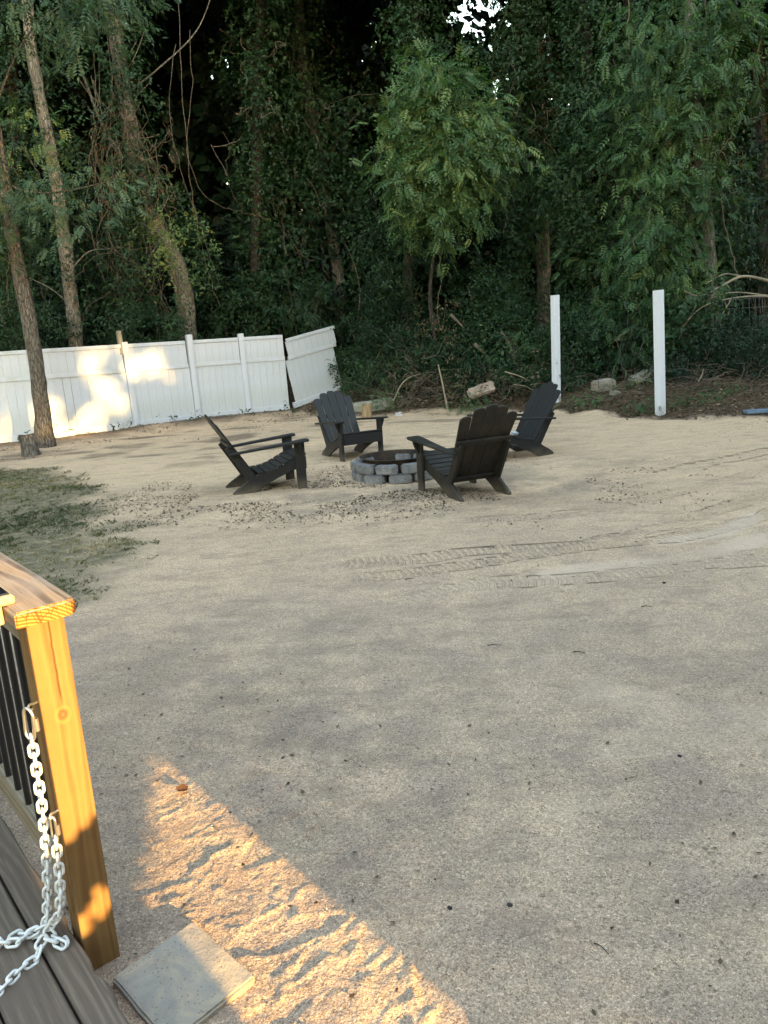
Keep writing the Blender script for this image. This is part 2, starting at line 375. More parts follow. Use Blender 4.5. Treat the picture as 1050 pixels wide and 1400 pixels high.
def mat_post():
    """pressure-treated pine post: long grain, a drying crack and one round knot"""
    g = NG('pine_post_wood'); v = g.coord('Object'); xyz = g.sep(v)
    wv = g.wave(g.coord('Object', (1, 1, 0.10), (0.03, 0.01, 0)), 11.0, 4.0, 3, 1.6, 'RINGS', 'Z')
    fb = g.noise(g.coord('Object', (1, 1, 0.03)), 130.0, 4, 0.7)
    c = g.ramp(wv, [(0.0, (0.205, 0.112, 0.040)), (0.6, (0.235, 0.134, 0.051)), (1.0, (0.168, 0.085, 0.029))])
    c = g.mix(g.ramp(fb, [(0.3, 0.3), (0.5, 0.0)]), c, (0.22, 0.11, 0.038))
    c = g.mix(g.ramp(g.noise(v, 7.0, 5, 0.6), [(0.5, 0.0), (0.75, 0.4)]), c, (0.28, 0.155, 0.058))
    # knot on the end face (local y = 0 side), at height 0.70
    dx = g.math('SUBTRACT', xyz[0], 0.004); dz = g.math('SUBTRACT', xyz[2], 0.735)
    d = g.math('SQRT', g.math('ADD', g.math('MULTIPLY', dx, dx), g.math('MULTIPLY', g.math('MULTIPLY', dz, dz), 0.75)))
    d = g.math('ADD', d, g.math('MULTIPLY', g.math('SUBTRACT', g.noise(v, 60.0, 3), 0.5), 0.004))
    c = g.mix(g.ramp(d, [(0.010, 1.0), (0.0125, 0.0)]), c, (0.16, 0.055, 0.02))
    c = g.mix(g.ramp(d, [(0.0, 0.8), (0.006, 0.0)]), c, (0.28, 0.13, 0.06))
    c = g.mix(g.ramp(d, [(0.014, 0.0), (0.017, 0.55), (0.022, 0.0)]), c, (0.40, 0.20, 0.06))
    # drying crack from the top of the end face
    cx = g.math('ABSOLUTE', g.math('SUBTRACT', g.math('SUBTRACT', xyz[0], 0.006), g.math('MULTIPLY', g.math('SUBTRACT', g.noise(g.coord('Object', (0, 0, 1)), 14.0, 3), 0.5), 0.010)))
    ck = g.math('MULTIPLY', g.ramp(cx, [(0.0004, 1.0), (0.0011, 0.0)]), g.ramp(xyz[2], [(0.76, 0.0), (0.79, 1.0)]))
    c = g.mix(ck, c, (0.06, 0.03, 0.012))
    g.setp(col=c, rough=0.62, spec=0.3); g.bump(g.math('ADD', g.math('SUBTRACT', fb, g.math('MULTIPLY', ck, 2.0)), g.math('MULTIPLY', wv, 0.4)), 0.4, 0.002)
    return g.m
M['post'] = mat_post()
def mat_cap(end):
    g = NG('weathered_cap_wood' if not end else 'sawn_end_grain')
    if not end:
        v = g.coord('Object', (1, 0.16, 1)); wv = g.wave(v, 7.5, 7.5, 3, 1.1, 'RINGS', 'Y')
        fb = g.noise(g.coord('Object', (1, 0.03, 1)), 150.0, 4, 0.7)
        c = g.ramp(wv, [(0.0, (0.33, 0.225, 0.145)), (0.45, (0.38, 0.275, 0.19)), (0.8, (0.20, 0.135, 0.095)), (1.0, (0.15, 0.105, 0.08))])
        c = g.mix(g.ramp(g.noise(g.coord('Object'), 5.0, 5), [(0.42, 0.0), (0.65, 0.7)]), c, (0.33, 0.27, 0.225))
        c = g.mix(g.ramp(fb, [(0.3, 0.6), (0.5, 0.0)]), c, (0.13, 0.10, 0.085))
        h = g.math('ADD', fb, wv)
    else:
        v = g.coord('Object', (1, 1, 1.0), (0.02, 0, 0.11)); wv = g.wave(v, 38.0, 1.6, 2, 1.0, 'RINGS', 'Y')
        c = g.ramp(wv, [(0.0, (0.42, 0.205, 0.06)), (0.6, (0.37, 0.17, 0.046)), (1.0, (0.17, 0.062, 0.016))])
        ck = g.ramp(g.voro(g.coord('Object', (1, 0.1, 0.35), (0.3, 0, 0)), 45.0, 'DISTANCE_TO_EDGE'), [(0.0, 0.85), (0.035, 0.0)])
        c = g.mix(ck, c, (0.07, 0.03, 0.01)); h = g.math('SUBTRACT', wv, ck)
    g.setp(col=c, rough=0.8, spec=0.2); g.bump(h, 0.5, 0.002); return g.m
M['cap'] = mat_cap(False); M['endgrain'] = mat_cap(True)
M['deck'] = mat_wood('weathered_deck_wood', (0.135, 0.102, 0.080), (0.205, 0.158, 0.125), (0.055, 0.040, 0.031), 'Y', 0.85, 8.0, 6.0, wear=(0.135, 0.10, 0.08)).m
M['joist'] = mat_wood('deck_frame_wood', (0.20, 0.155, 0.11), (0.28, 0.22, 0.155), (0.09, 0.07, 0.05), 'Y').m
M['blackmetal'] = simple('black_powder_coat', (0.012, 0.012, 0.013), 0.35, 0.5, var=0.15, bump=0)
M['chain'] = simple('white_chain_plastic', (0.80, 0.79, 0.78), 0.42, 0.45, var=0.1, scale=30, bump=0.15, bdist=0.001)
M['steel'] = simple('zinc_steel', (0.62, 0.61, 0.58), 0.3, 0.5, metal=0.9, var=0.15, scale=30, bump=0.1)
M['solar'] = simple('solar_cell_glass', (0.012, 0.014, 0.022), 0.08, 0.6, var=0.2, bump=0)
M['palewood'] = mat_wood('pale_trim_wood', (0.45, 0.36, 0.22), (0.56, 0.46, 0.30), (0.25, 0.19, 0.12), 'Y').m
M['siding'] = simple('house_siding', (0.36, 0.35, 0.33), 0.6, 0.3, var=0.08, scale=3, bump=0.1)
M['roof'] = simple('asphalt_shingle', (0.07, 0.065, 0.062), 0.95, 0.1, var=0.3, scale=20, bump=0.4)
M['glass'] = simple('window_glass', (0.02, 0.025, 0.03), 0.05, 0.6, var=0.1, bump=0)
M['plywood'] = mat_wood('plywood', (0.40, 0.29, 0.17), (0.50, 0.38, 0.24), (0.22, 0.15, 0.09), 'X').m
M['paper'] = simple('printed_wrapper', (0.55, 0.60, 0.68), 0.6, 0.3, var=0.45, scale=30, bump=0.3)
M['blueplastic'] = simple('faded_blue_plastic', (0.16, 0.22, 0.30), 0.5, 0.4, var=0.2, bump=0)
M['wire'] = simple('galvanised_wire', (0.20, 0.21, 0.22), 0.6, 0.4, var=0.2, bump=0)
M['freshcut'] = simple('fresh_cut_wood', (0.30, 0.21, 0.12), 0.8, 0.15, var=0.35, scale=10, bump=0.5, stretch=(1, 1, .2))
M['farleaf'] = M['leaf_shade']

# ------------------------------------------------------------------ ground
BANK = np.array([(-30, 27), (-6, 21.0), (-2.2, 19.0), (-1.3, 17.0), (-.55, 16.1), (0.8, 15.9), (2.05, 16.1), (3.0, 14.9), (3.93, 13.6), (4.8, 12.4), (5.87, 11.5), (9, 9.6), (30, 2)])
def bank_d(x, y):
    """how far beyond the edge of the woods"""
    e = np.interp(x, BANK[:, 0], BANK[:, 1]); return (y-e)*0.8
def base_z(x, y):
    x = np.asarray(x, float); y = np.asarray(y, float); d = bank_d(x, y)
    d = d + 0.35*fbm(x*1.3, y*1.3, 3, 5)
    z = 0.42*sstep(-0.1, 3.2, d) + 0.05*sstep(-0.2, 0.5, d)
    z = z + 0.035*fbm(x*0.7, y*0.7, 3, 3)*sstep(3.5, 8, y)
    z = z + 0.10*fbm(x*1.4, y*1.4, 4, 8)*sstep(0, 1.5, d)
    # soil heaped against the fence
    fl = np.interp(x, [-9, -7.57, -6.75, -5.22, -4.08, -3.04, -2.08], [15.3, 15.4, 15.54, 16.7, 17.63, 18.29, 18.72])
    dd = np.abs(y-fl+0.55); z = z + np.where((x < -2) & (x > -12), 0.09*np.exp(-(dd/0.7)**2)*(0.5+vnoise(x*1.8, y*0.6, 21)+0.2), 0)
    return z
def gz(x, y): return float(base_z(np.array([x]), np.array([y]))[0])
GRASS = np.array([(-30, 14.2), (-7.0, 13.2), (-5.9, 12.2), (-4.57, 11.0), (-3.4, 9.3), (-2.55, 7.7), (-2.25, 7.0), (-1.95, 5.9), (-2.1, 5.0), (-2.9, 4.1), (-30, -6)])
def grass_mask(x, y):
    xe = np.interp(y, [3.3, 4.1, 5.0, 5.9, 7.0, 7.7, 9.3, 11.0, 12.2, 13.2], [-3.6, -2.95, -2.2, -1.98, -2.3, -2.6, -3.4, -4.5, -5.9, -7.6])
    m = sstep(-0.15, 0.55, xe-x+0.75*fbm(x*1.4, y*1.4, 4, 31))
    return m*sstep(2.6, 3.6, y)*sstep(13.6, 12.2, y+0.8*fbm(x, y, 3, 77))
def seg_track(path, half):
    P = smooth_path(path, 40); return P, half
TRACKS = [  # wheel marks pressed into the sand: (centre line, half width, lugs, smear)
    (smooth_path([on_ground(*p)[:2] for p in ((455, 772), (560, 765), (640, 755), (760, 748), (900, 738), (1010, 715), (1100, 690))], 60), 0.10, 1.0, 0.0),
    (smooth_path([on_ground(*p)[:2] for p in ((470, 792), (570, 782), (680, 765), (800, 745), (930, 715), (1060, 672))], 60), 0.09, 0.8, 0.0),
    (smooth_path([on_ground(*p)[:2] for p in ((620, 712), (720, 706), (830, 692), (930, 672), (1060, 640))], 60), 0.10, 0.7, 0.0),
    (smooth_path([on_ground(*p)[:2] for p in ((730, 790), (790, 776), (870, 768), (960, 756), (1080, 726))], 60), 0.11, 0.0, 0.7),
    (smooth_path([on_ground(*p)[:2] for p in ((880, 742), (950, 735), (1000, 722), (1040, 700))], 60), 0.11, 0.0, 0.9),
    (smooth_path([on_ground(*p)[:2] for p in ((520, 830), (640, 800), (790, 790), (930, 775), (1080, 760))], 60), 0.10, 0.3, 0.2),
    (smooth_path([on_ground(*p)[:2] for p in ((640, 690), (760, 676), (880, 655), (1000, 628), (1090, 610))], 60), 0.12, 0.45, 0.15),
    (smooth_path([on_ground(*p)[:2] for p in ((820, 1060), (900, 1010), (1000, 985), (1100, 985))], 60), 0.12, 0.0, 0.3),
    (smooth_path([on_ground(*p)[:2] for p in ((780, 930), (900, 965), (1000, 1010), (1090, 1060))], 60), 0.10, 0.0, 0.3),
]
def graded(stops):
    """stops: (start, end, step) runs joined in one axis"""
    out = []
    for a, b, st in stops: out.append(np.arange(a, b-1e-6, st) if st else np.linspace(a, b, 2))
    return np.concatenate(out+[[stops[-1][1]]])
def footprints():
    fp = []
    r = np.random.default_rng(11)
    for i in range(80):
        t = r.uniform(0, 1); x = r.uniform(-1.0, 0.75); y = r.uniform(1.25, 3.1)
        fp.append((x, y, r.uniform(0, 2*math.pi) if r.random() < .35 else R(40)+r.normal(0, .5), r.uniform(.8, 1.1), r.uniform(0.5, 1.0)))
    return fp
def build_ground():
    xs = graded([(-90, -30, 10), (-30, -12, 1.5), (-12, -5, 0.14), (-5, -1.35, 0.045), (-1.35, 0.75, 0.0085), (0.75, 5.0, 0.032), (5.0, 9, 0.14), (9, 30, 1.5), (30, 90, 10)])
    ys = graded([(-60, -10, 8), (-10, 0.2, 0.6), (0.2, 1.15, 0.06), (1.15, 3.05, 0.0085), (3.05, 8.0, 0.034), (8, 17, 0.085), (17, 28, 0.4), (28, 60, 3), (60, 140, 16)])
    X, Y = np.meshgrid(xs, ys); x = X.ravel(); y = Y.ravel(); z = base_z(x, y)
    near = (x > -1.6) & (x < 1.3) & (y > 1.0) & (y < 3.4)
    xn, yn = x[near], y[near]
    soft = sstep(0.62, 0.25, (xn*0.766+yn*0.643)-1.05+0.25*fbm(xn*3, yn*3, 2, 60))*sstep(3.15, 2.75, yn)*sstep(-1.35, -1.0, xn)
    soft = 0.38+0.62*soft
    # kicked-up sand: sharp crests running across the way people walk off the step
    wx = xn+0.05*fbm(xn*7, yn*7, 3, 40); wy = yn+0.05*fbm(xn*7, yn*7, 3, 41)
    q = wx*0.75+wy*0.66; p_ = -wx*0.66+wy*0.75
    c1 = np.clip(1-np.abs(fbm(q*8.0, p_*15.0, 2, 42))*9.0, 0, 1)*sstep(-.02, .22, fbm(xn*6.5, yn*6.5, 2, 44))
    c2 = np.clip(1-np.abs(fbm(q*15.0, p_*24.0, 2, 52))*8.0, 0, 1)*sstep(-.05, .2, fbm(xn*9.0, yn*9.0, 2, 54))
    h = 0.013*c1 + 0.007*c2 + 0.020*fbm(xn*3.5, yn*3.5, 3, 45) + 0.008*fbm(xn*22, yn*22, 3, 46) + 0.004*fbm(xn*60, yn*60, 2, 48)
    for (fx, fy, a, sc, dep) in footprints():
        c, s_ = math.cos(a), math.sin(a); dx, dy = xn-fx, yn-fy
        k = (np.abs(dx) < .25) & (np.abs(dy) < .25)
        if not k.any(): continue
        lx = (dx[k]*c+dy[k]*s_)/(0.145*sc); ly = (-dx[k]*s_+dy[k]*c)/(0.052*sc*(1-0.18*np.sin(lx*2.2)))
        rr = np.sqrt(np.abs(lx)**2.6+np.abs(ly)**2.6+1e-9)
        wgt = sstep(1.05, 0.86, rr)
        tread = 0.0028*np.sin((dx[k]*c+dy[k]*s_)*260)*np.sin((-dx[k]*s_+dy[k]*c)*260)
        hk = h[k]; hk = hk*(1-0.8*wgt)+wgt*(-0.013*dep+tread) + 0.009*dep*np.exp(-((rr-1.18)/0.16)**2)*(0.6+fbm(xn[k]*18, yn[k]*18, 2, 47))
        h[k] = hk
    edge = sstep(1.0, 1.2, yn)*sstep(3.4, 3.05, yn)*sstep(-1.6, -1.3, xn)*sstep(1.3, 0.75, xn)
    z[near] += h*soft*edge*0.46
    # wheel ruts
    trk = np.zeros((len(x), 3)); smear = np.zeros(len(x))
    mid = (y > 2.6) & (y < 14) & (x > -3) & (x < 9)
    xm, ym = x[mid], y[mid]; tm = np.zeros((len(xm), 3)); sm = np.zeros(len(xm))
    for P, half, lug, smr in TRACKS:
        d2 = (xm[:, None]-P[None, :, 0])**2+(ym[:, None]-P[None, :, 1])**2
        i = d2.argmin(1); d = np.sqrt(d2.min(1))
        T = np.gradient(P, axis=0); T /= np.linalg.norm(T, axis=1)[:, None]
        L = np.concatenate([[0], np.cumsum(np.linalg.norm(np.diff(P, axis=0), axis=1))])
        off = np.stack([xm, ym], 1)-P[i]; along = L[i]+(off*T[i]).sum(1); ac = (off[:, 0]*T[i, 1]-off[:, 1]*T[i, 0])
        brk = 0.35+0.65*sstep(-0.45, 0.05, fbm(xm*1.1, ym*1.1, 3, 90))
        ins = (i > 0) & (i < len(P)-1)
        wgt = sstep(half*1.25, half*0.55, np.abs(ac)+.06*fbm(xm*3, ym*3, 3, 91))*sstep(0, 5, i)*sstep(len(P)-1, len(P)-6, i)*brk
        tk = wgt*lug > tm[:, 2]
        tm[tk, 0] = ac[tk]/half; tm[tk, 1] = along[tk]; tm[tk, 2] = (wgt*lug)[tk]
        sm = np.maximum(sm, wgt*smr)
    trk[mid] = tm; smear[mid] = sm
    z -= 0.010*np.maximum(trk[:, 2], smear)
    d = bank_d(x, y)+0.5*fbm(x*1.6, y*1.6, 4, 12)
    litter = sstep(-0.05, 0.30, d)
    ff = np.interp(x, [-12, -7.57, -6.75, -5.22, -4.08, -3.04, -2.08], [15.2, 15.4, 15.54, 16.7, 17.63, 18.29, 18.72])
    nf = np.where((x < -1.6) & (x > -14), sstep(1.6, 0.2, ff-y+0.9*fbm(x*1.5, y*1.5, 4, 66))*0.75, 0); nf = np.maximum(nf, sstep(.05, .45, fbm(x*1.1, y*2.2, 5, 67))*.55*sstep(9.8, 12, y)*sstep(4.5, 0, x)); litter = np.maximum(litter, nf)
    litter = np.maximum(litter, np.where((y > 20) | (x < -14) | (x > 12), 1.0, 0))
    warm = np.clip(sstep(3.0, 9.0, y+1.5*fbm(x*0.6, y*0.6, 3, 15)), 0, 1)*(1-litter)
    ash = np.exp(-(((x-0.1)/2.6)**2+((y-7.9)/1.2)**2)) + 0.8*np.exp(-(((x+0.6)/0.9)**2+((y-2.9)/1.2)**2))+0.6*np.exp(-(((x-2.0)/1.5)**2+((y-9.0)/.6)**2))
    ash = np.clip(ash+0.35*sstep(.1, .5, fbm(x*.5, y*.9, 3, 71)), 0, 1)
    ny, nx = len(ys), len(xs)
    i = (np.arange(ny-1)[:, None]*nx+np.arange(nx-1)[None, :]).ravel()
    F = np.stack([i, i+1, i+nx+1, i+nx], 1)
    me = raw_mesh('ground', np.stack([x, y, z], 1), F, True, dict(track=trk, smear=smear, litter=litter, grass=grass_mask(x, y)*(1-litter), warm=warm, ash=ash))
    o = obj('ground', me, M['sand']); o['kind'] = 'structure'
    return o
build_ground()

# ------------------------------------------------------------------ white vinyl fence
def mat4(o, ex, ey, ez):
    return Matrix([[ex[0], ey[0], ez[0], o[0]], [ex[1], ey[1], ez[1], o[1]], [ex[2], ey[2], ez[2], o[2]], [0, 0, 0, 1]])
def unit(v): v = np.asarray(v, float); return v/np.linalg.norm(v)
def place(o, origin, ex, ez):
    ex = unit(ex); ez = unit(np.asarray(ez)-ex*np.dot(ex, ez)); ey = np.cross(ez, ex)
    o.matrix_local = mat4(origin, ex, ey, ez)
def fence_section(root, A, B, h, upv=(0, 0, 1), seed=0, mid=0.70, gap_at=None, nb=None):
    rr = random.Random(seed); A = np.array(A, float); B = np.array(B, float); ex = unit(B-A); Lw = np.linalg.norm(B-A)
    upv = unit(upv); nb = nb or max(4, int(round(Lw/0.165))); wdt = Lw/nb
    def rail(z, hh, t):
        o = obj('rail', box_mesh('rail', Lw-0.004, t, hh, 0.006, 2), M['vinyl'], root); place(o, (A+B)/2+upv*z, ex, upv)
    rail(h-0.03, 0.075, 0.062); rail(h*mid, 0.085, 0.066); rail(0.10, 0.14, 0.06)
    for i in range(nb):
        for (z0, z1) in ((0.17, h*mid-0.043), (h*mid+0.043, h-0.068)):
            wv = wdt-0.0018
            if gap_at == i and z0 < 0.3: wv -= 0.012
            o = obj('board', box_mesh('board', wv, 0.024, z1-z0, 0.0025), M['vinyl'], root)
            place(o, A+ex*wdt*(i+0.5)+upv*(z0+z1)/2+np.array([0, rr.uniform(-0.0015, 0.0015), 0]), ex+np.array([0, rr.uniform(-.006, .006), 0]), upv+ex*rr.uniform(-.0015, .0015))
fence = empty('vinyl_fence', (0, 0, 0), 0, 'old white vinyl privacy fence with algae stains behind the leaning tree', 'fence')
FP = [(-11.2, 14.85), (-8.95, 15.25), (-6.75, 15.54), (-5.22, 16.70), (-4.08, 17.63), (-3.04, 18.29), (-2.10, 18.71)]
POSTH = [1.9, 1.9, 1.86, 1.90, 1.98, 1.94, None]
LEAN = [0, 0, 0, -0.055, -0.012, -0.02, 0]
for i in range(len(FP)-1):
    A = np.array([*FP[i], 0.0]); B = np.array([*FP[i+1], 0.0]); e = unit(B-A)
    fence_section(fence, A+e*0.055, B-e*(0.055 if i < len(FP)-2 else 0.01), 1.80, (LEAN[i]*0.5+LEAN[i+1]*0.5, 0, 1), i, gap_at=3 if i == 2 else None)
for i, (x, y) in enumerate(FP[:-1]):
    d = unit(np.array([*FP[i+1], 0.])-np.array([x, y, 0])); upv = unit((LEAN[i], 0, 1))
    bm = bmesh.new(); bmesh.ops.create_cube(bm, size=1.0)
    for v in bm.verts: v.co = Vector((v.co.x*0.127, v.co.y*0.127, (v.co.z+0.5)*POSTH[i]))
    bmesh.ops.bevel(bm, geom=list(bm.edges), offset=0.008, segments=2, affect='EDGES')
    o = obj('post', bm_mesh('post', bm), M['vinyl'], fence); place(o, (x, y, -0.05), d, upv)
    if i in (2, 3):
        o = obj('wooden_core_post', box_mesh('core', 0.09, 0.09, 0.5, 0.006), M['greywood'], fence)
        place(o, np.array([x, y, 0])+upv*(POSTH[i]-0.08+(0.02 if i == 3 else 0.06)), d, upv+np.array([-0.03, 0, 0])); o['label'] = 'grey weathered wooden post top poking out of the white sleeve'
endp = empty('fence_panel', (-2.0, 18.8, 0), 0, 'white vinyl panel that has come loose and tilts up, beyond the dark wedge gap', 'fence panel')
def rel(root): return np.array(root.location)
A = np.array([-2.05, 18.80, 0.02]); B = np.array([-0.90, 19.6, 0.27])
e = unit(B-A)
fence_section(endp, A-rel(endp)+np.array([0.018, 0.02, 0]), B-rel(endp), 1.68, np.array([-0.022, 0.0, 1]), 44, mid=0.73, nb=8)

# ------------------------------------------------------------------ two new white posts
def white_post(px, py, h, rz, lean, label):
    g = on_ground(px, py); z = gz(g[0], g[1])
    root = empty('white_post', (g[0], g[1], 0), rz, label, 'post', 'new white vinyl posts at the edge of the woods')
    root.rotation_euler = (0, -lean, rz)
    bm = bmesh.new(); a, b = 0.0635, 0.058
    def ring(r, zz): return [bm.verts.new((sx*r, sy*r, zz)) for sx, sy in ((-1, -1), (1, -1), (1, 1), (-1, 1))]
    r0, r1, r2, r3 = ring(a, -0.3), ring(a, h), ring(b, h), ring(b, h-0.5)
    for q, p in ((r0, r1), (r1, r2), (r2, r3)):
        for i in range(4): bm.faces.new((q[i], q[(i+1) % 4], p[(i+1) % 4], p[i]))
    bm.edges.ensure_lookup_table()
    ve = [e for e in bm.edges if abs(e.verts[0].co.z-e.verts[1].co.z) > 1]
    bmesh.ops.bevel(bm, geom=ve, offset=0.006, segments=2, affect='EDGES')
    obj('sleeve', bm_mesh('sleeve', bm), M['newvinyl'], root)
    return root
white_post(761, 558, 2.17, R(24), 0.0, 'thin white square post standing right behind the rightmost black chair')
white_post(903, 570, 2.05, R(20), R(-2.3) * -1, 'white square post on the leaf-covered bank, in front of the pale tilted slab')

# ------------------------------------------------------------------ deck, railing and chain
DA = R(129.4); a_ = np.array([math.cos(DA), math.sin(DA), 0]); b_ = np.array([math.sin(DA), -math.cos(DA), 0])
ARR = np.array([-0.87, 1.74, 0.0]); DECK_Z = 0.105
def dk(a, b, z): return ARR+a_*a+b_*b+np.array([0, 0, z])
def dplace(o, a, b, z): o.matrix_local = mat4(dk(a, b, z), b_, a_, (0, 0, 1))   # local x = outward, y = along the rail
deck = empty('deck', (0, 0, 0), 0, 'weathered grey plank deck at the near left corner with a wavy outer edge', 'deck')
def deck_board(b0, b1, a0, a1, name='board', wavy=False):
    n = 90; t = 0.036; ys = np.linspace(a0, a1, n); rr = np.random.default_rng(int(abs(b0)*1000)+3)
    w1 = np.full(n, b1); 
    if wavy:
        w1 = b1-0.004+0.006*fbm(ys*9, ys*0, 3, 4)
        for c, d, s in ((0.055, 0.012, 0.03), (-0.13, 0.008, 0.02), (-0.30, 0.010, 0.03), (0.25, 0.012, 0.03)): w1 = w1-d*np.exp(-((ys-c)/s)**2)
    prof = [(0, 0), (0, t-0.005), (0.005, t), (1, t), (1.0, t-0.005), (1, 0)]
    V = []
    for y, wr in zip(ys, w1):
        V += [(b0, y, 0), (b0, y, t-0.005), (b0+0.005, y, t), (wr-0.005, y, t), (wr, y, t-0.006), (wr, y, 0)]
    V = np.array(V); F = []
    for i in range(n-1):
        for j in range(6): F.append((i*6+j, i*6+(j+1) % 6, i*6+6+(j+1) % 6, i*6+6+j))
    F += [tuple(range(6))[::-1], tuple(range((n-1)*6, n*6))]
    o = obj(name, raw_mesh(name, [tuple(v) for v in V], F), M['deck'], deck); dplace(o, 0, 0, DECK_Z-t+rr.uniform(-.001, .001)); return o
deck_board(-0.089, 0.0, -1.9, 2.6, wavy=True)
bb = -0.089-0.006
for i in range(13):
    deck_board(bb-0.128, bb, -1.9, 2.6); bb -= 0.134
o = obj('fascia', box_mesh('fascia', 0.03, 4.4, 0.10, 0.003), M['joist'], deck); dplace(o, 0.35, -0.03, 0.016)
for k in range(6):
    o = obj('joist', box_mesh('joist', 1.75, 0.04, 0.06, 0.003), M['joist'], deck); dplace(o, -1.7+k*0.8, -0.93, 0.036)

rail = empty('deck_railing', tuple(dk(0.045, 0.045, 0)), 0, 'pine deck railing with bright yellow end post, grey cap board and black balusters', 'railing')
def rplace(o, a, b, z): o.matrix_local = Matrix.Translation(-Vector(rail.location)) @ mat4(dk(a, b, z), b_, a_, (0, 0, 1))
o = obj('post', box_mesh('post', 0.089, 0.089, 1.13, 0.004, 2, (0, 0, 0.565-0.14)), M['post'], rail); rplace(o, 0.0445, 0.0445, 0.0); o['label'] = 'sunlit yellow pine end post with one round knot'
o = obj('post', box_mesh('far_post', 0.089, 0.089, 1.13, 0.004, 2, (0, 0, 0.565-0.14)), M['joist'], rail); rplace(o, 2.40, 0.0445, 0.0)
# cap board: clipped corner on the outside, rounded arrises
CZ = 0.992
def cap_board():
    bm = bmesh.new(); y0, y1 = -0.032, 2.45
    out = [(-0.028, y0), (0.098, y0), (0.118, y0+0.022), (0.118, y1), (-0.028, y1)]
    lo = [bm.verts.new((x, y, 0)) for x, y in out]; hi = [bm.verts.new((x, y, 0.038)) for x, y in out]
    bm.faces.new(lo[::-1]); bm.faces.new(hi)
    for i in range(5): bm.faces.new((lo[i], lo[(i+1) % 5], hi[(i+1) % 5], hi[i]))
    ed = [e for e in bm.edges if (e.verts[0].co.z > 0.03 and e.verts[1].co.z > 0.03)]
    bmesh.ops.bevel(bm, geom=ed, offset=0.006, segments=3, affect='EDGES')
    ed = [e for e in bm.edges if abs(e.verts[0].co.z-e.verts[1].co.z) > 0.02 and e.verts[0].co.y < y0+0.03]
    bmesh.ops.bevel(bm, geom=ed, offset=0.004, segments=2, affect='EDGES')
    bmesh.ops.recalc_face_normals(bm, faces=bm.faces)
    me = bm_mesh('cap_board', bm); me.materials.append(M['cap']); me.materials.append(M['endgrain'])
    for p in me.polygons:
        if p.normal.y < -0.35 and p.normal.z < 0.5: p.material_index = 1
    return me
o = obj('cap_board', cap_board(), None, rail); rplace(o, 0, 0, CZ)
o = obj('top_rail', box_mesh('top_rail', 0.038, 2.3, 0.085, 0.003), M['joist'], rail); rplace(o, 0.09+1.16, 0.03, CZ-0.046)
o = obj('bottom_rail', box_mesh('bottom_rail', 0.038, 2.3, 0.085, 0.003), M['joist'], rail); rplace(o, 0.09+1.16, 0.03, DECK_Z+0.12)
bal = tube([(0, 0, 0), (0, 0, 0.74)], 0.0095, 10); bal_me = raw_mesh('baluster', bal[0], bal[1], True)
for k in range(19):
    o = obj('baluster', bal_me, M['blackmetal'], rail); rplace(o, 0.15+k*0.112, 0.03, DECK_Z+0.15)
sol = empty('solar_light', tuple(dk(0.14, -0.045, CZ+0.01)), 0, 'small flat solar light with dark glass set beside the cap board', 'light')
def splace(o, a, b, z): o.matrix_local = Matrix.Translation(-Vector(sol.location)) @ mat4(dk(a, b, z), b_, a_, (0, 0, 1))
o = obj('frame', box_mesh('frame', 0.10, 0.125, 0.022, 0.004), M['palewood'], sol); splace(o, 0.112, -0.052, CZ+0.0495)
o = obj('glass_panel', box_mesh('glass_panel', 0.082, 0.10, 0.006, 0.002), M['solar'], sol); splace(o, 0.116, -0.05, CZ+0.062)
o = obj('bracket', box_mesh('bracket', 0.05, 0.09, 0.05, 0.003), M['palewood'], sol); splace(o, 0.112, -0.055, CZ+0.013)

def link_mesh(name, Lh, Wh, r, n=22, k=7):
    """a stadium-shaped ring in the local xz plane, long axis z"""
    pts = []
    st = Lh-Wh
    for i in range(n):
        t = 2*math.pi*i/n; pts.append((Wh*math.cos(t), 0, Wh*math.sin(t)+(st if math.sin(t) > 1e-6 else (-st if math.sin(t) < -1e-6 else 0))))
    pts = []
    for i in range(n//2+1): t = math.pi*i/(n//2); pts.append((Wh*math.cos(t), 0, st+Wh*math.sin(t)))
    for i in range(n//2+1): t = math.pi+math.pi*i/(n//2); pts.append((Wh*math.cos(t), 0, -st+Wh*math.sin(t)))
    P = np.array(pts); m = len(P); T = np.roll(P, -1, 0)-np.roll(P, 1, 0); T /= np.linalg.norm(T, axis=1)[:, None]
    N = np.cross(T, np.array([0, 1.0, 0])); Bn = np.array([0, 1.0, 0])
    th = np.linspace(0, 2*np.pi, k, endpoint=False)
    V = P[:, None]+r*(np.cos(th)[None, :, None]*N[:, None]+np.sin(th)[None, :, None]*Bn)
    i = np.arange(m)[:, None]; j = np.arange(k)[None]; F = np.stack([i*k+j, i*k+(j+1) % k, ((i+1) % m)*k+(j+1) % k, ((i+1) % m)*k+j], -1).reshape(-1, 4)
    return raw_mesh(name, V.reshape(-1, 3), F, True)
LINK = link_mesh('link', 0.0175, 0.0096, 0.0040); PITCHL = 0.0262
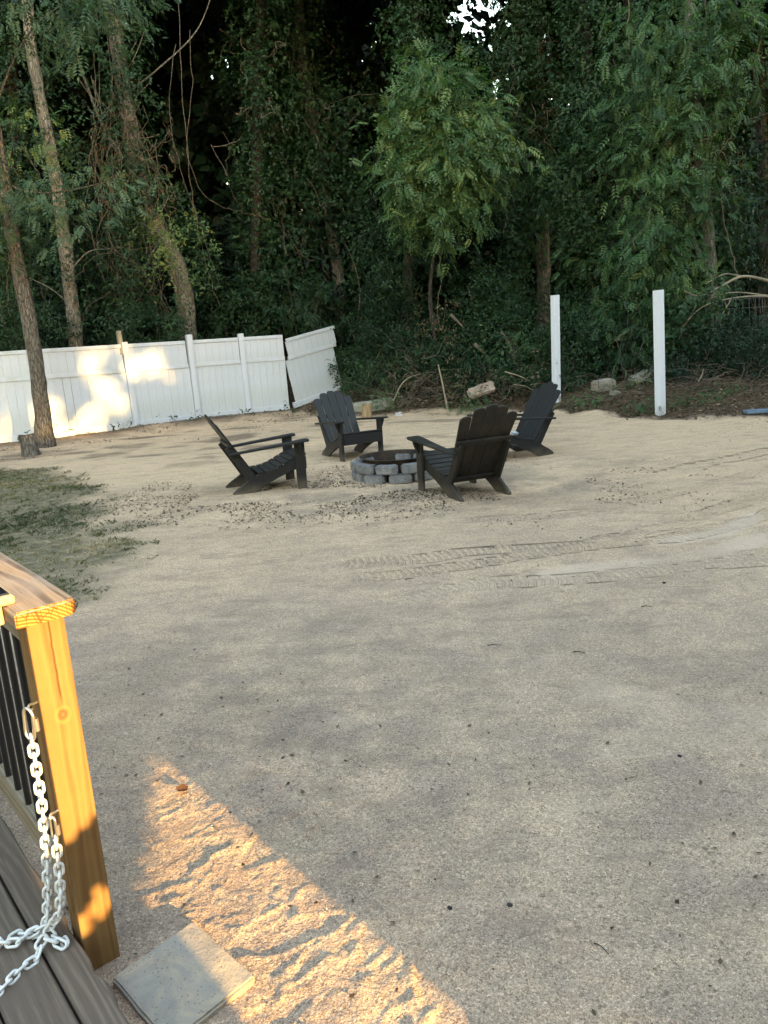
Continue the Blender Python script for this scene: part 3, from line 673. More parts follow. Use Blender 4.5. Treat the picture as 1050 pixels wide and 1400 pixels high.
def chain_along(root, path, lift=True, twist0=0.0):
    P = smooth_path(path, 400); d = np.concatenate([[0], np.cumsum(np.linalg.norm(np.diff(P, axis=0), axis=1))])
    n = int(d[-1]/PITCHL); loc = np.array(root.location); rr = random.Random(5)
    for k in range(n+1):
        s = k*PITCHL; p = np.array([np.interp(s, d, P[:, i]) for i in range(3)]); q = np.array([np.interp(min(d[-1], s+0.01), d, P[:, i]) for i in range(3)]); q0 = np.array([np.interp(max(0, s-0.01), d, P[:, i]) for i in range(3)])
        T = unit(q-q0); vert = abs(T[2]) > 0.75
        ref = np.array([math.cos(twist0), math.sin(twist0), 0]) if vert else np.array([0, 0, 1.0])
        X = unit(np.cross(ref, T)); Y = np.cross(T, X)
        an = (math.pi/2 if k % 2 else 0.0)+rr.uniform(-.12, .12)+ (0 if vert else 0.78)
        x2 = X*math.cos(an)+Y*math.sin(an); y2 = np.cross(T, x2)
        o = obj('link', LINK, M['chain'], root); o.matrix_local = mat4(p-loc, x2, y2, T)
ch = empty('chain', tuple(dk(0.03, -0.035, DECK_Z)), 0, 'white plastic chain hanging off the post and trailing in loops over the deck', 'chain')
hook_z = 0.775
top1 = dk(0.012, -0.030, hook_z-0.085)
dz = DECK_Z+0.008
chain_along(ch, [top1, dk(0.02, -0.032, 0.52), dk(0.035, -0.040, 0.36), dk(0.06, -0.052, 0.22), dk(0.088, -0.062, dz+0.025), dk(0.10, -0.085, dz), dk(0.13, -0.12, dz), dk(0.125, -0.155, dz), dk(0.15, -0.20, dz), dk(0.12, -0.26, dz), dk(0.2, -0.33, dz), dk(0.3, -0.45, dz)], twist0=0.6)
top2 = dk(-0.012, -0.022, 0.415)
chain_along(ch, [top2, dk(-0.005, -0.028, 0.30), dk(0.02, -0.038, 0.20), dk(0.055, -0.055, dz+0.035), dk(0.06, -0.062, dz+0.012), dk(0.02, -0.040, dz), dk(0.0, -0.045, dz+0.002), dk(0.022, -0.062, dz+0.012), dk(0.035, -0.085, dz+0.02), dk(0.01, -0.112, dz), dk(0.0, -0.15, dz), dk(-0.03, -0.20, dz), dk(-0.06, -0.27, dz), dk(-0.10, -0.36, dz)], twist0=0.4)
chain_along(ch, [dk(0.085, -0.070, dz+0.02), dk(0.095, -0.105, dz+0.012), dk(0.09, -0.135, dz+0.011), dk(0.115, -0.165, dz+0.012), dk(0.14, -0.19, dz+0.011), dk(0.11, -0.235, dz+0.01)], twist0=0.4)
def snap(name, a, b, z, hl, wd, r, label, tilt):
    root = empty(name, tuple(dk(a, b, z)), 0, label, 'snap link')
    o = obj('ring', link_mesh('ring', hl, wd, r), M['steel'], root)
    o.matrix_local = mat4((0, 0, 0), unit(b_*0.35-a_*0.93), unit(b_*0.93+a_*0.35), (0, 0, 1)) @ Matrix.Rotation(tilt, 4, 'Y')
    v, f = tube([(wd, 0, -hl*0.45), (wd, 0, hl*0.35)], r*1.7, 8); g = obj('sleeve_nut', raw_mesh('sleeve_nut', v, f, True), M['steel'], root)
    g.matrix_local = o.matrix_local.copy()
    P = [dk(a+0.02, 0.012, z+hl*0.98), dk(a+0.015, -0.008, z+hl*0.98), dk(a+0.008, -0.020, z+hl*1.05), dk(a-0.002, -0.026, z+hl*0.9), dk(a+0.004, -0.016, z+hl*0.78)]
    v, f = tube(smooth_path(P, 20)-np.array(root.location), 0.0032, 7); obj('eye_screw', raw_mesh('eye_screw', v, f, True), M['steel'], root)
snap('snap_link', 0.008, -0.030, hook_z-0.038, 0.042, 0.017, 0.0042, 'large steel snap link on the side of the yellow post, above the long chain strand', 0.12)
snap('snap_link', -0.012, -0.022, 0.452, 0.036, 0.010, 0.0030, 'small steel snap link hooked low on the side of the yellow post', 0.05)

# concrete step
def rough_block(name, sx, sy, sz, bev, amp, seed, sub=3, freq=14.0):
    bm = bmesh.new(); bmesh.ops.create_cube(bm, size=1.0)
    for v in bm.verts: v.co = Vector((v.co.x*sx, v.co.y*sy, v.co.z*sz))
    bmesh.ops.bevel(bm, geom=list(bm.edges), offset=bev, segments=2, affect='EDGES')
    bmesh.ops.triangulate(bm, faces=bm.faces)
    for _ in range(sub):
        ed = [e for e in bm.edges if e.calc_length() > max(sx, sy, sz)/6]
        if ed: bmesh.ops.subdivide_edges(bm, edges=ed, cuts=1, use_grid_fill=True)
        bmesh.ops.triangulate(bm, faces=bm.faces)
    from mathutils import noise as mn
    for v in bm.verts:
        n = mn.noise(v.co*freq+Vector((seed*3.1, seed*1.7, 0))); n2 = mn.noise(v.co*freq*3+Vector((seed, 0, 5)))
        v.co += v.co.normalized()*(n*amp+n2*amp*0.4)
    return bm_mesh(name, bm)
st = obj('concrete_step', rough_block('concrete_step', 0.25, 0.29, 0.10, 0.006, 0.0045, 3, 5, 22), M['concrete'])
st.location = (-0.600, 1.683, -0.026); st.rotation_euler = (R(1.5), R(-2), R(129.4-90+6))
tag(st, 'sandy grey concrete paver laid as a step beside the yellow post', 'paver')

# ------------------------------------------------------------------ chairs
def chair_meshes():
    ms = {}
    X = (1, 0, 0); Y = (0, 1, 0); Z = (0, 0, 1)
    prof = [(-.02, .375), (-.02, .25), (-.15, .225), (-.34, .155), (-.52, .075), (-.64, .008), (-.70, 0.0), (-.80, 0.0), (-.855, .012), (-.86, .04), (-.80, .085), (-.70, .145), (-.62, .205), (-.55, .225), (-.44, .235), (-.30, .275), (-.17, .335), (-.09, .37)]
    for s in (-1, 1): ms['stringer', s] = prism_mesh('stringer', prof, 0.038, ((s*.262, 0, 0), Y, Z, X), 0.005)
    for s in (-1, 1):
        leg = [(-.012, 0), (-.118, 0), (-.125, .535), (-.005, .545)]
        ms['front_leg', s] = prism_mesh('front_leg', leg, 0.036, ((s*.302, 0, 0), Y, Z, X), 0.005)
        br = [(0, 0), (.055, 0), (.052, -.03), (.03, -.085), (.012, -.13), (0, -.135)]
        ms['bracket', s] = prism_mesh('bracket', br, 0.034, ((s*.321, -.065, .540), (s, 0, 0), Z, Y), 0.004)
        d = unit((0, -.89, -.075)); n = unit(np.cross((1, 0, 0), d)); n = n if n[2] > 0 else -n
        arm = [(.055, .0), (.075, .012), (.078, .05), (.066, .25), (.05, .55), (.035, .78), (.028, .90), (-.03, .90), (-.034, .70), (-.05, .35), (-.066, .16), (-.068, .03), (-.055, 0)]
        ms['arm', s] = prism_mesh('arm', [(p[0]*s, p[1]) for p in arm], 0.026, ((s*.325, .04, .562), X, d, n), 0.005)
    dirv = unit((0, -.505, .80)); nn = unit(np.cross((1, 0, 0), dirv))   # plane of the back; nn points forward-down or back-up
    if nn[1] < 0: nn = -nn
    org = np.array([0, -.555, .165])
    for k in range(-2, 3):
        ln = {0: .90, 1: .872, 2: .79}[abs(k)]; wb, wt = .046, .058; xb, xt = k*.100, k*.124
        poly = [(xb-wb, 0), (xb+wb, 0), (xt+wt, ln-.04)]
        for t in np.linspace(0.12, .88, 7): a = math.pi*t; poly.append((xt+wt*math.copysign(abs(math.cos(a))**.75, math.cos(a)), ln-.04+.04*abs(math.sin(a))**.8-k*.16*wt*math.cos(a)*.5))
        poly.append((xt-wt, ln-.04))
        ms['back_slat', k] = prism_mesh('back_slat', poly, 0.020, (org, X, dirv, nn), 0.003)
    back = -nn
    for s in (-1, 1):
        o2 = org+back*0.052
        ms['back_upright', s] = prism_mesh('back_upright', [(-.05, -.035), (.045, -.035), (.045, .50), (-.03, .50)], 0.034, (o2+np.array([s*.262, 0, 0]), nn, dirv, X), 0.004)
    ms['batten', 0] = prism_mesh('batten', [(-.30, -.03), (.30, -.03), (.30, .03), (-.30, .03)], 0.030, (org+back*0.026+dirv*.50, X, dirv, nn), 0.008)
    ms['batten', 1] = prism_mesh('batten', [(-.24, -.03), (.24, -.03), (.24, .03), (-.24, .03)], 0.030, (org+back*0.026+dirv*.045, X, dirv, nn), 0.006)
    top = [(-.52, .238), (-.44, .245), (-.365, .262), (-.295, .289), (-.225, .322), (-.155, .354), (-.085, .382), (-.02, .392)]
    for k, (y, z) in enumerate(top):
        y2, z2 = top[min(k+1, 7)]; y1, z1 = top[max(k-1, 0)]; d = unit((0, y2-y1, z2-z1)); n = unit(np.cross((1, 0, 0), d)); n = n if n[2] > 0 else -n
        ms['seat_slat', k] = prism_mesh('seat_slat', [(-.285, -.033), (.285, -.033), (.285, .033), (-.285, .033)], 0.020, ((0, y, z), X, d, n), 0.004)
    ms['apron', 0] = prism_mesh('apron', [(-.283, .235), (.283, .235), (.283, .375), (-.283, .375)], 0.026, ((0, -.003, 0), X, Z, Y), 0.004)
    return ms
CM = chair_meshes()
def adirondack(x, y, deg, mat, label, sc=1.0):
    root = empty('garden_chair', (x, y, gz(x, y)-0.012), R(deg), label, 'chair', 'black slatted garden chairs round the fire pit', sc)
    for (nm, k), me in CM.items():
        o = bpy.data.objects.new(nm, me); link(o, root)
        if not me.materials: me.materials.append(None)
        o.material_slots[0].link = 'OBJECT'; o.material_slots[0].material = mat
    return root
adirondack(-0.938, 8.863, 289.4, M['chair_black'], 'leftmost black chair, seen in profile facing right towards the fire pit', .985)
adirondack(-0.22, 10.305, 206.5, M['chair_blue'], 'blue-black chair facing the camera behind the fire pit, nearest the white fence', .97)
adirondack(0.674, 8.138, 22.4, M['chair_brown'], 'worn brownish-black chair with its back turned, in front of the fire pit', 1.02)
adirondack(1.346, 9.734, 112.3, M['chair_blue'], 'rightmost dark chair facing left with a crumpled wrapper on its seat', .985)
# wrapper on the rightmost seat
bm = bmesh.new(); bmesh.ops.create_icosphere(bm, subdivisions=3, radius=1.0)
for v in bm.verts:
    n = random.Random(int(abs(v.co.x*97+v.co.y*131+v.co.z*57)*1000)).uniform(-.16, .16); v.co = Vector((v.co.x*.065, v.co.y*.042, v.co.z*.024))*(1+n)
wr = obj('wrapper', bm_mesh('wrapper', bm), M['paper']); th = R(112.3)
lx, ly = -0.13, -0.36; wr.location = (1.346+math.cos(th)*lx-math.sin(th)*ly, 9.734+math.sin(th)*lx+math.cos(th)*ly, 0.298); wr.rotation_euler = (0.2, 0.1, 0.8)
tag(wr, 'crumpled blue and white wrapper lying on a dark seat', 'wrapper')

# ------------------------------------------------------------------ fire pit
PC = (0.18, 9.0)
pit = empty('fire_pit', (*PC, gz(*PC)), 0, 'round fire pit ring of grey wall blocks stacked in two courses', 'fire pit')
def wall_block(seed):
    bm = bmesh.new(); wo_, wi, dp, hh = 0.136, 0.098, 0.17, 0.104
    out = [(-wo_*.72, -dp/2), (wo_*.72, -dp/2), (wo_, -dp/2+.035), (wi, dp/2), (-wi, dp/2), (-wo_, -dp/2+.035)]
    lo = [bm.verts.new((x, y, 0)) for x, y in out]; hi = [bm.verts.new((x, y, hh)) for x, y in out]
    bm.faces.new(lo[::-1]); bm.faces.new(hi)
    for i in range(6): bm.faces.new((lo[i], lo[(i+1) % 6], hi[(i+1) % 6], hi[i]))
    bmesh.ops.bevel(bm, geom=list(bm.edges), offset=.014, segments=2, affect='EDGES')
    bmesh.ops.triangulate(bm, faces=bm.faces)
    for _ in range(2):
        ed = [e for e in bm.edges if e.calc_length() > .045]; bmesh.ops.subdivide_edges(bm, edges=ed, cuts=1); bmesh.ops.triangulate(bm, faces=bm.faces)
    from mathutils import noise as mn
    for v in bm.verts:
        n = mn.noise(v.co*22+Vector((seed*5.3, 0, 0))); v.co += (v.co-Vector((0, 0, hh/2))).normalized()*n*.007
    return bm_mesh('stone', bm, False)
SB = [wall_block(i) for i in range(5)]
for c in range(2):
    for k in range(10):
        if c == 1 and k == 5: continue
        t = 2*math.pi*(k+(0.5 if c else 0.0)+0.1)/10-math.pi/2; rr_ = .44+(.0 if c else .012)+random.uniform(-.012, .012)
        o = obj('stone', SB[(k*3+c) % 5], M['stone'], pit, (rr_*math.cos(t), rr_*math.sin(t), c*.108-.012+random.uniform(-.002, .002)), (0, 0, t+math.pi/2+random.uniform(-.09, .09)))
def lathe(name, prof, n=48, mat=None):
    th = np.linspace(0, 2*np.pi, n, endpoint=False); p = np.array(prof); m = len(p)
    V = np.stack([p[:, 0][:, None]*np.cos(th), p[:, 0][:, None]*np.sin(th), np.repeat(p[:, 1][:, None], n, 1)], -1).reshape(-1, 3)
    i = np.arange(m-1)[:, None]*n; j = np.arange(n)[None]; F = np.stack([i+j, i+(j+1) % n, i+n+(j+1) % n, i+n+j], -1).reshape(-1, 4)
    return raw_mesh(name, V, F, True)
bowl = empty('fire_bowl', (*PC, gz(*PC)), 0, 'rusty dark steel fire ring liner sitting inside the block ring', 'fire bowl')
obj('rim', lathe('rim', [(.375, .0), (.388, .235), (.392, .246), (.43, .248), (.43, .242), (.395, .236), (.384, .0)]), M['rust'], bowl)
v, f = lathe('ash_bed', [(.001, .045), (.15, .04), (.30, .03), (.384, .03)]), None
obj('ash_bed', v, M['ash'], bowl)

# ------------------------------------------------------------------ unseen houses and an added screen that shape the sun, behind the camera
TE = math.tan(SUN_EL)
def ubox(name, u0, u1, s0, s1, z0, z1, mat, parent):
    o = obj(name, box_mesh(name, u1-u0, s1-s0, z1-z0), mat, parent)
    o.matrix_local = Matrix.Translation(-Vector(parent.location)) @ mat4(us((u0+u1)/2, (s0+s1)/2, (z0+z1)/2), U_H, L_H, (0, 0, 1)); return o
def uroof(name, u0, u1, s0, s1, z0, z1, mat, parent):
    sm_ = (s0+s1)/2; P = [us(u, s, z) for u in (u0, u1) for (s, z) in ((s0, z0), (sm_, z1), (s1, z0), (s0, z0-.15), (s1, z0-.15))]
    F = [(0, 1, 6, 5), (1, 2, 7, 6), (0, 3, 4, 2, 1), (5, 6, 7, 9, 8), (3, 8, 9, 4), (0, 5, 8, 3), (2, 4, 9, 7)]
    o = obj(name, raw_mesh(name, [p-np.array(parent.location) for p in P], F), mat, parent); return o
def house(u0, u1, s0, s1, hw, hr, label, nwin):
    root = empty('house', tuple(us((u0+u1)/2, (s0+s1)/2, 0)), 0, label, 'house')
    ubox('wall', u0, u1, s0, s1, -0.1, hw, M['siding'], root); uroof('roof', u0-.0, u1+.0, s0-.35, s1+.35, hw+.17, hr, M['roof'], root)
    for k in range(nwin):
        uc = u0+(u1-u0)*(k+0.5)/nwin
        wn = ubox('window', uc-.55, uc+.55, s1, s1+.05, 0.95, 2.15, M['newvinyl'], root); pn = ubox('pane', uc-.48, uc+.48, s1+.05, s1+.06, 1.02, 2.08, M['glass'], root)
        pn.parent = wn; pn.matrix_local = Matrix.Translation((0, .031, 0))
    return root
house(1.085, 9.2, -9.0, -3.2, 2.75, 3.90, 'unseen single storey grey house, its corner and ridge shaped to shade the yard', 3)  # unseen; corner and ridge set where the yard's shade should end
house(-13.0, 0.28, -9.0, -3.2, 2.75, 3.90, 'grey house wing that the deck is built against', 4)
house(9.15, 26.0, -11.0, -5.2, 4.6, 6.3, 'unseen two storey grey house added right of the yard to block the sun', 6)  # unseen, added to keep the sun off the right-hand woods
def screen():  # added unseen panel; its openings shape the sun patches on post and sand
    du = 0.02; u0, u1, z0, z1 = 0.26, 1.10, 0.0, 3.0; sS = -1.2; off = 1.2*TE
    nu = int(round((u1-u0)/du)); nz = int(round((z1-z0)/du)); bm = bmesh.new(); V = {}
    def opened(u, z):
        v = z-off
        if 0.34 < u < 0.556 and 0.73+(u-.45)*0.42 < v < 1.55: return True
        if 0.675 < u < 1.085 and -0.15 < v < 0.355+(u-.677)*0.36: return True
        if ((u-.512)/.024)**2+((v-.515)/.055)**2 < 1: return True
        if ((u-.462)/.017)**2+((v-.475)/.04)**2 < 1: return True
        return False
    def vt(i, j):
        if (i, j) not in V: V[i, j] = bm.verts.new(tuple(us(u0+i*du, sS, z0+j*du)-us(.68, sS, 0)))
        return V[i, j]
    for i in range(nu):
        for j in range(nz):
            if not opened(u0+(i+.5)*du, z0+(j+.5)*du): bm.faces.new((vt(i, j), vt(i+1, j), vt(i+1, j+1), vt(i, j+1)))
    r = bmesh.ops.extrude_face_region(bm, geom=list(bm.faces))
    for v in [g for g in r['geom'] if isinstance(g, bmesh.types.BMVert)]: v.co += Vector(tuple(-L_H*0.012))
    o = obj('sun_mask_panel', bm_mesh('sun_mask_panel', bm), M['plywood']); o.location = tuple(us(.68, sS, 0))
    tag(o, 'unseen plywood panel added behind the camera, its openings shaping the sun patches', 'screen')
screen()

# ------------------------------------------------------------------ foliage
def leaflet(o, d, L, W, z=0.0):
    """a kite-shaped leaf blade (one quad, slightly folded by its raised sides)"""
    o = np.array(o, float); d = unit(d); s = np.array([d[1], -d[0], 0.0])
    return [o, o+d*L*.42+s*W*.5+np.array([0, 0, .10*W]), o+d*L+np.array([0, 0, -.16*L]), o+d*L*.42-s*W*.5+np.array([0, 0, .10*W])]
def tmpl_pinnate(k=5, droop=.35):
    V = []
    for i in range(k):
        y = .14+.72*i/k
        for s in (-1, 1):
            ln = .34*(1-.45*abs(i/k-.45)); V += leaflet((0, y, -droop*y*y), (s*.86, .50, -.12), ln, ln*.40)
    V += leaflet((0, .84, -droop*.84**2), (0, 1, -.3), .30, .12)
    return np.array(V)
def tmpl_ivy(n, seed, spread=.55, L=.55, W=.5):
    r = np.random.default_rng(seed); V = []
    for i in range(n):
        p = r.normal(size=3)*np.array([spread, spread, .18])*.5; t = r.uniform(0, 6.28)
        q = np.array(leaflet((0, 0, 0), (math.cos(t), math.sin(t), -.25), L*r.uniform(.7, 1.2), W*r.uniform(.7, 1.1)))
        # tip each blade by itself
        ax = r.normal(size=3); ax /= np.linalg.norm(ax); an = r.normal()*.4
        K = np.array([[0, -ax[2], ax[1]], [ax[2], 0, -ax[0]], [-ax[1], ax[0], 0]]); Rm = np.eye(3)+math.sin(an)*K+(1-math.cos(an))*K@K
        V += list(q@Rm.T+p)
    return np.array(V)
T_PIN = [tmpl_pinnate(5, .3), tmpl_pinnate(4, .5), tmpl_pinnate(5, .15)]
T_IVY = [tmpl_ivy(5, 1), tmpl_ivy(5, 2), tmpl_ivy(6, 3)]
T_SPR = [tmpl_ivy(6, 11, .9, .6, .26), tmpl_ivy(7, 12, .9, .55, .24), tmpl_ivy(6, 13, .8, .65, .28)]
TM = dict(pin=T_PIN, ivy=T_IVY, spr=T_SPR)
def nrmz(v): return v/(np.linalg.norm(v, axis=-1, keepdims=True)+1e-9)
class Leaves:
    def __init__(s): s.v = []; s.r = []
    def add(s, kind, P, D, N, S, rnd):
        P = np.asarray(P); D = nrmz(np.asarray(D)); N = np.asarray(N); N = nrmz(N-D*(N*D).sum(1, keepdims=True)); X = np.cross(D, N)
        T = TM[kind]; ch = RNG.integers(0, len(T), len(P))
        for k, t in enumerate(T):
            m = ch == k
            if not m.any(): continue
            v = P[m][:, None]+S[m][:, None, None]*(t[None, :, 0:1]*X[m][:, None]+t[None, :, 1:2]*D[m][:, None]+t[None, :, 2:3]*N[m][:, None])
            s.v.append(v.reshape(-1, 3)); q = len(t)//4
            lr = np.clip(rnd[m][:, None]+RNG.normal(size=(m.sum(), q))*.07, 0, 1); s.r.append(np.repeat(lr.ravel(), 4))
    def blob(s, kind, c, r, clumps, per, size, front=.55, droop=.45, spread=.28, shell=(.35, 1.1), bright=0.0):
        """clumps of leaves through an uneven ellipsoid"""
        c = np.asarray(c); r = np.asarray(r, float)
        d = nrmz(RNG.normal(size=(clumps, 3))); fl = (d[:, 1] > 0) & (RNG.random(clumps) < front); d[fl, 1] *= -1
        k = RNG.uniform(*shell, clumps)**.7
        k = k*(1+.28*np.sin(d[:, 0]*5+c[0]*3)*np.cos(d[:, 2]*6+c[2]))
        p = c+d*r*k[:, None]; cr = RNG.beta(2.2, 2.6, clumps)+bright
        i = np.repeat(np.arange(clumps), per); n = len(i)
        st = nrmz(d[i]*np.array([1, 1, .4])+np.array([0, -.15, -droop*.8])); t = RNG.uniform(0, 1, n)
        P = p[i]+st*(t*spread*2.2)[:, None]+RNG.normal(size=(n, 3))*spread*.5-np.array([0, 0, 1])*(t*t*droop*spread)[:, None]
        D = d[i]*.6+RNG.normal(size=(n, 3))*.55+np.array([0, -.1, -droop])
        N = np.array([0, -.35, .8])+d[i]*.55+RNG.normal(size=(n, 3))*.33
        s.add(kind, P, D, N, size*RNG.uniform(.65, 1.25, n), np.clip(cr[i]*.75+RNG.random(n)*.25, 0, 1))
    def column(s, kind, path, rad, clumps, per, size, spread=.16, bright=0.0, droop=.5):
        """leaves clothing a climbing column round a path"""
        Pp = smooth_path(path, 80); rad = np.interp(np.linspace(0, 1, 80), np.linspace(0, 1, len(rad)), rad)
        i0 = RNG.integers(0, 80, clumps); th = RNG.uniform(0, 2*np.pi, clumps)
        th = np.where((np.sin(th) > 0) & (RNG.random(clumps) < .5), -th, th)
        o = np.stack([np.cos(th), np.sin(th), RNG.normal(size=clumps)*.12], 1)
        rr = rad[i0]*RNG.uniform(.45, 1.08, clumps)*(1+.35*np.sin(Pp[i0, 2]*3.1+th*2))
        p = Pp[i0]+o*rr[:, None]+RNG.normal(size=(clumps, 3))*np.array([.05, .05, .12]); cr = RNG.beta(2.2, 2.6, clumps)+bright
        i = np.repeat(np.arange(clumps), per); n = len(i)
        P = p[i]+RNG.normal(size=(n, 3))*spread*np.array([.8, .8, 1.1])
        D = o[i]*.5+RNG.normal(size=(n, 3))*.5+np.array([0, 0, -droop-.2]); N = o[i]*.9+np.array([0, -.2, .6])+RNG.normal(size=(n, 3))*.3
        s.add(kind, P, D, N, size*RNG.uniform(.65, 1.25, n), np.clip(cr[i]*.75+RNG.random(n)*.25, 0, 1))
    def mesh(s, name):
        v = np.concatenate(s.v); f = np.arange(len(v)).reshape(-1, 4)
        return raw_mesh(name, v, f, False, dict(rnd=np.concatenate(s.r)))
def trunk_mesh(path, r0, r1, n=12, m=40, flare=1.35, seed=1):
    P = smooth_path(path, m); t = np.linspace(0, 1, m); r = (r0*(1-t)+r1*t)*(1+(flare-1)*np.exp(-t*m/3.0))
    V, F = tube(P, r, n); nz_ = fbm(V[:, 0]*9+V[:, 1]*7, V[:, 2]*3, 3, seed)*.22*np.repeat(r, n)
    c = np.repeat(P, n, 0); V = c+(V-c)*(1+(nz_/np.repeat(r, n)))[:, None]
    return V, F
def strands(root, name, mat, lines):
    """thin stems and twigs of one plant, joined"""
    vf = [tube(smooth_path(np.array(p), max(6, 3*len(p))), np.linspace(r, r*.6, max(6, 3*len(p))), 5) for p, r in lines]
    v, f = join_vf(vf); loc = np.array(root.location) if root is not None else 0
    return obj(name, raw_mesh(name, v-loc, f, True), mat, root)
def wander(a, b, n, amp, sag=0.0):
    t = np.linspace(0, 1, n)[:, None]; P = np.asarray(a)*(1-t)+np.asarray(b)*t
    P = P+np.cumsum(RNG.normal(size=(n, 3)), 0)*amp/math.sqrt(n)*np.sin(math.pi*np.clip(t, 0, .9)); P[:, 2] -= sag*np.sin(math.pi*t[:, 0]); return P
def tree(name, label, Y, tp, r0, r1, bark, crowns=(), limbs=(), vines=(), group=None, cat='tree', ground=True):
    pts = [at(px, py, Y+dy) for px, py, dy in [(q[0], q[1], q[2] if len(q) > 2 else 0) for q in tp]]
    if ground:
        z = gz(pts[0][0], pts[0][1])-.05
        if pts[0][2] > z+.15: pts = [np.array([pts[0][0]+(pts[0][0]-pts[1][0])*.3, pts[0][1], z])]+pts
        else: pts[0][2] = z
    root = empty(name, tuple(pts[0]), 0, label, cat, group); loc = np.array(root.location)
    vf = [trunk_mesh(pts, r0, r1)]
    tr = obj('trunk', raw_mesh('trunk', vf[0][0]-loc, vf[0][1], True), bark, root)
    for lp, lr in limbs:
        P = [at(q[0], q[1], Y+(q[2] if len(q) > 2 else 0)) for q in lp]; V, F = trunk_mesh(P, lr, lr*.4, 8, 24, 1.0); obj('limb', raw_mesh('limb', V-loc, F, True), bark, root)
    bymat = {}
    for fn, mat in crowns:
        L = bymat.setdefault(mat, Leaves()); fn(L)
    for k, (mat, L) in enumerate(bymat.items()):
        me = L.mesh('crown'); co = np.empty(len(me.vertices)*3, np.float32); me.vertices.foreach_get('co', co); co = co.reshape(-1, 3)-loc.astype(np.float32); me.vertices.foreach_set('co', co.ravel())
        obj('crown' if k == 0 else 'climbing_vine_leaves', me, M[mat], root)
    if 0 < len(vines) <= 12:
        for vn in vines: strands(root, 'hanging_vine', M['vine'], [vn])
    elif vines: strands(root, 'vine_stems', M['vine'], vines)['kind'] = 'stuff'
    return root
def pw(Y): return Y/FPX          # metres per photo pixel at a distance
def B(kind, px, py, Y, rx, rz, clumps, per, size, ry=None, **k):
    s = pw(Y); return lambda L: L.blob(kind, at(px, py, Y), (rx*s, (ry or min(rx, rz)*.8)*s, rz*s), clumps, per, size, **k)
def Cc(kind, path, Y, rad, clumps, per, size, **k):
    s = pw(Y); return lambda L: L.column(kind, [at(q[0], q[1], Y+(q[2] if len(q) > 2 else 0)) for q in path], [r*s for r in rad], clumps, per, size, **k)
def hang(pts, Y, r, amp=.05):
    P = np.array([at(q[0], q[1], Y+(q[2] if len(q) > 2 else 0)) for q in pts]); P = smooth_path(P, 5*len(P)); P = P+RNG.normal(size=P.shape)*amp*.35; return (P, r)
def tangle(px, py, w, h, Y, n, r=.007, ln=1.2):
    r *= 1.35
    out = []
    for _ in range(n):
        x, y = px+RNG.uniform(-w, w), py+RNG.uniform(-h, h); a = RNG.normal()*.6; l = ln*RNG.uniform(.5, 1.3)/pw(Y)
        A_ = at(x, y, Y+RNG.normal()*.3); B_ = at(x+math.sin(a)*l*.6, y+math.cos(a)*l, Y+RNG.normal()*.3); out.append((wander(A_, B_, 9, .35), r*RNG.uniform(.6, 1.5)))
    return out

# far wood: the dark mass behind everything, with the holes through which the sky shows
GAPS = [(650, 10, 56, 62), (678, 84, 24, 50), (303, 92, 24, 34), (512, 55, 22, 34), (345, 25, 14, 18), (742, 60, 30, 36), (575, 15, 26, 24), (770, 150, 16, 30), (332, 240, 9, 14), (700, 20, 22, 34), (430, 30, 14, 16), (772, 70, 14, 20), (28, 28, 14, 22)]
def proj(P):
    v = P-EYE; k = v@fw; return 525+FPX*(v@rt)/k, 700-FPX*(v@up)/k
def in_gap(P, grow=1.0):
    x, y = proj(P); m = np.zeros(len(P), bool); wob = 1+.5*fbm(x*.05, y*.05, 2, 9)
    for (gx, gy, rx, ry) in GAPS: m |= (((x-gx)/(rx*wob*grow))**2+((y-gy)/(ry*wob*grow))**2) < 1
    return m
def wood(name, label, n, box, size, mat, seed, keep=None, kind='ivy', gap=True):
    r = np.random.default_rng(seed); P = np.stack([r.uniform(*box[0], n), r.uniform(*box[1], n), r.uniform(*box[2], n)], 1)
    P = P[fbm(P[:, 0]*.5+P[:, 1]*.13, P[:, 2]*.5, 3, seed) > -.5]
    if gap: P = P[~(in_gap(P) & (r.random(len(P)) > .10))]
    if keep is not None: P = P[keep(P)]
    n = len(P); L = Leaves()
    L.add(kind, P, r.normal(size=(n, 3))+np.array([0, 0, -.6]), r.normal(size=(n, 3))*.6+np.array([0, -.5, .7]), size*r.uniform(.6, 1.4, n), np.clip(.4+.6*fbm(P[:, 0]*.7, P[:, 2]*.7, 3, seed+4)+r.normal(size=n)*.12, 0, 1))
    o = obj(name, L.mesh(name), M[mat]); tag(o, label, 'woods', kind='stuff'); return o
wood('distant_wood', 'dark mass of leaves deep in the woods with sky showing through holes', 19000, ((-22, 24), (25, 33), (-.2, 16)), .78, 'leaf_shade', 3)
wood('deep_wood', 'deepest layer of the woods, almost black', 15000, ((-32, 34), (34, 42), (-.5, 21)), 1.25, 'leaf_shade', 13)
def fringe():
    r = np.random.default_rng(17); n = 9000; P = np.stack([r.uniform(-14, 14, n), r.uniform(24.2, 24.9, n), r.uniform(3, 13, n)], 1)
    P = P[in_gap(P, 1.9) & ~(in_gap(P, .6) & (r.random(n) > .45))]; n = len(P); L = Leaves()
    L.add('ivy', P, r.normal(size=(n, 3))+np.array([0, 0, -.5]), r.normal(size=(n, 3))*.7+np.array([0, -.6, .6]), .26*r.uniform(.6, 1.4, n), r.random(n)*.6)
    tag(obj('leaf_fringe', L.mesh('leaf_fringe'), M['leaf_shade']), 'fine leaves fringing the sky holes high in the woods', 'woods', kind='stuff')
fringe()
wood('thicket', 'dark low thicket in the shade between the tree trunks', 15000, ((-17, 19), (21.5, 26), (0, 5.0)), .40, 'leaf_shade', 5, kind='spr')
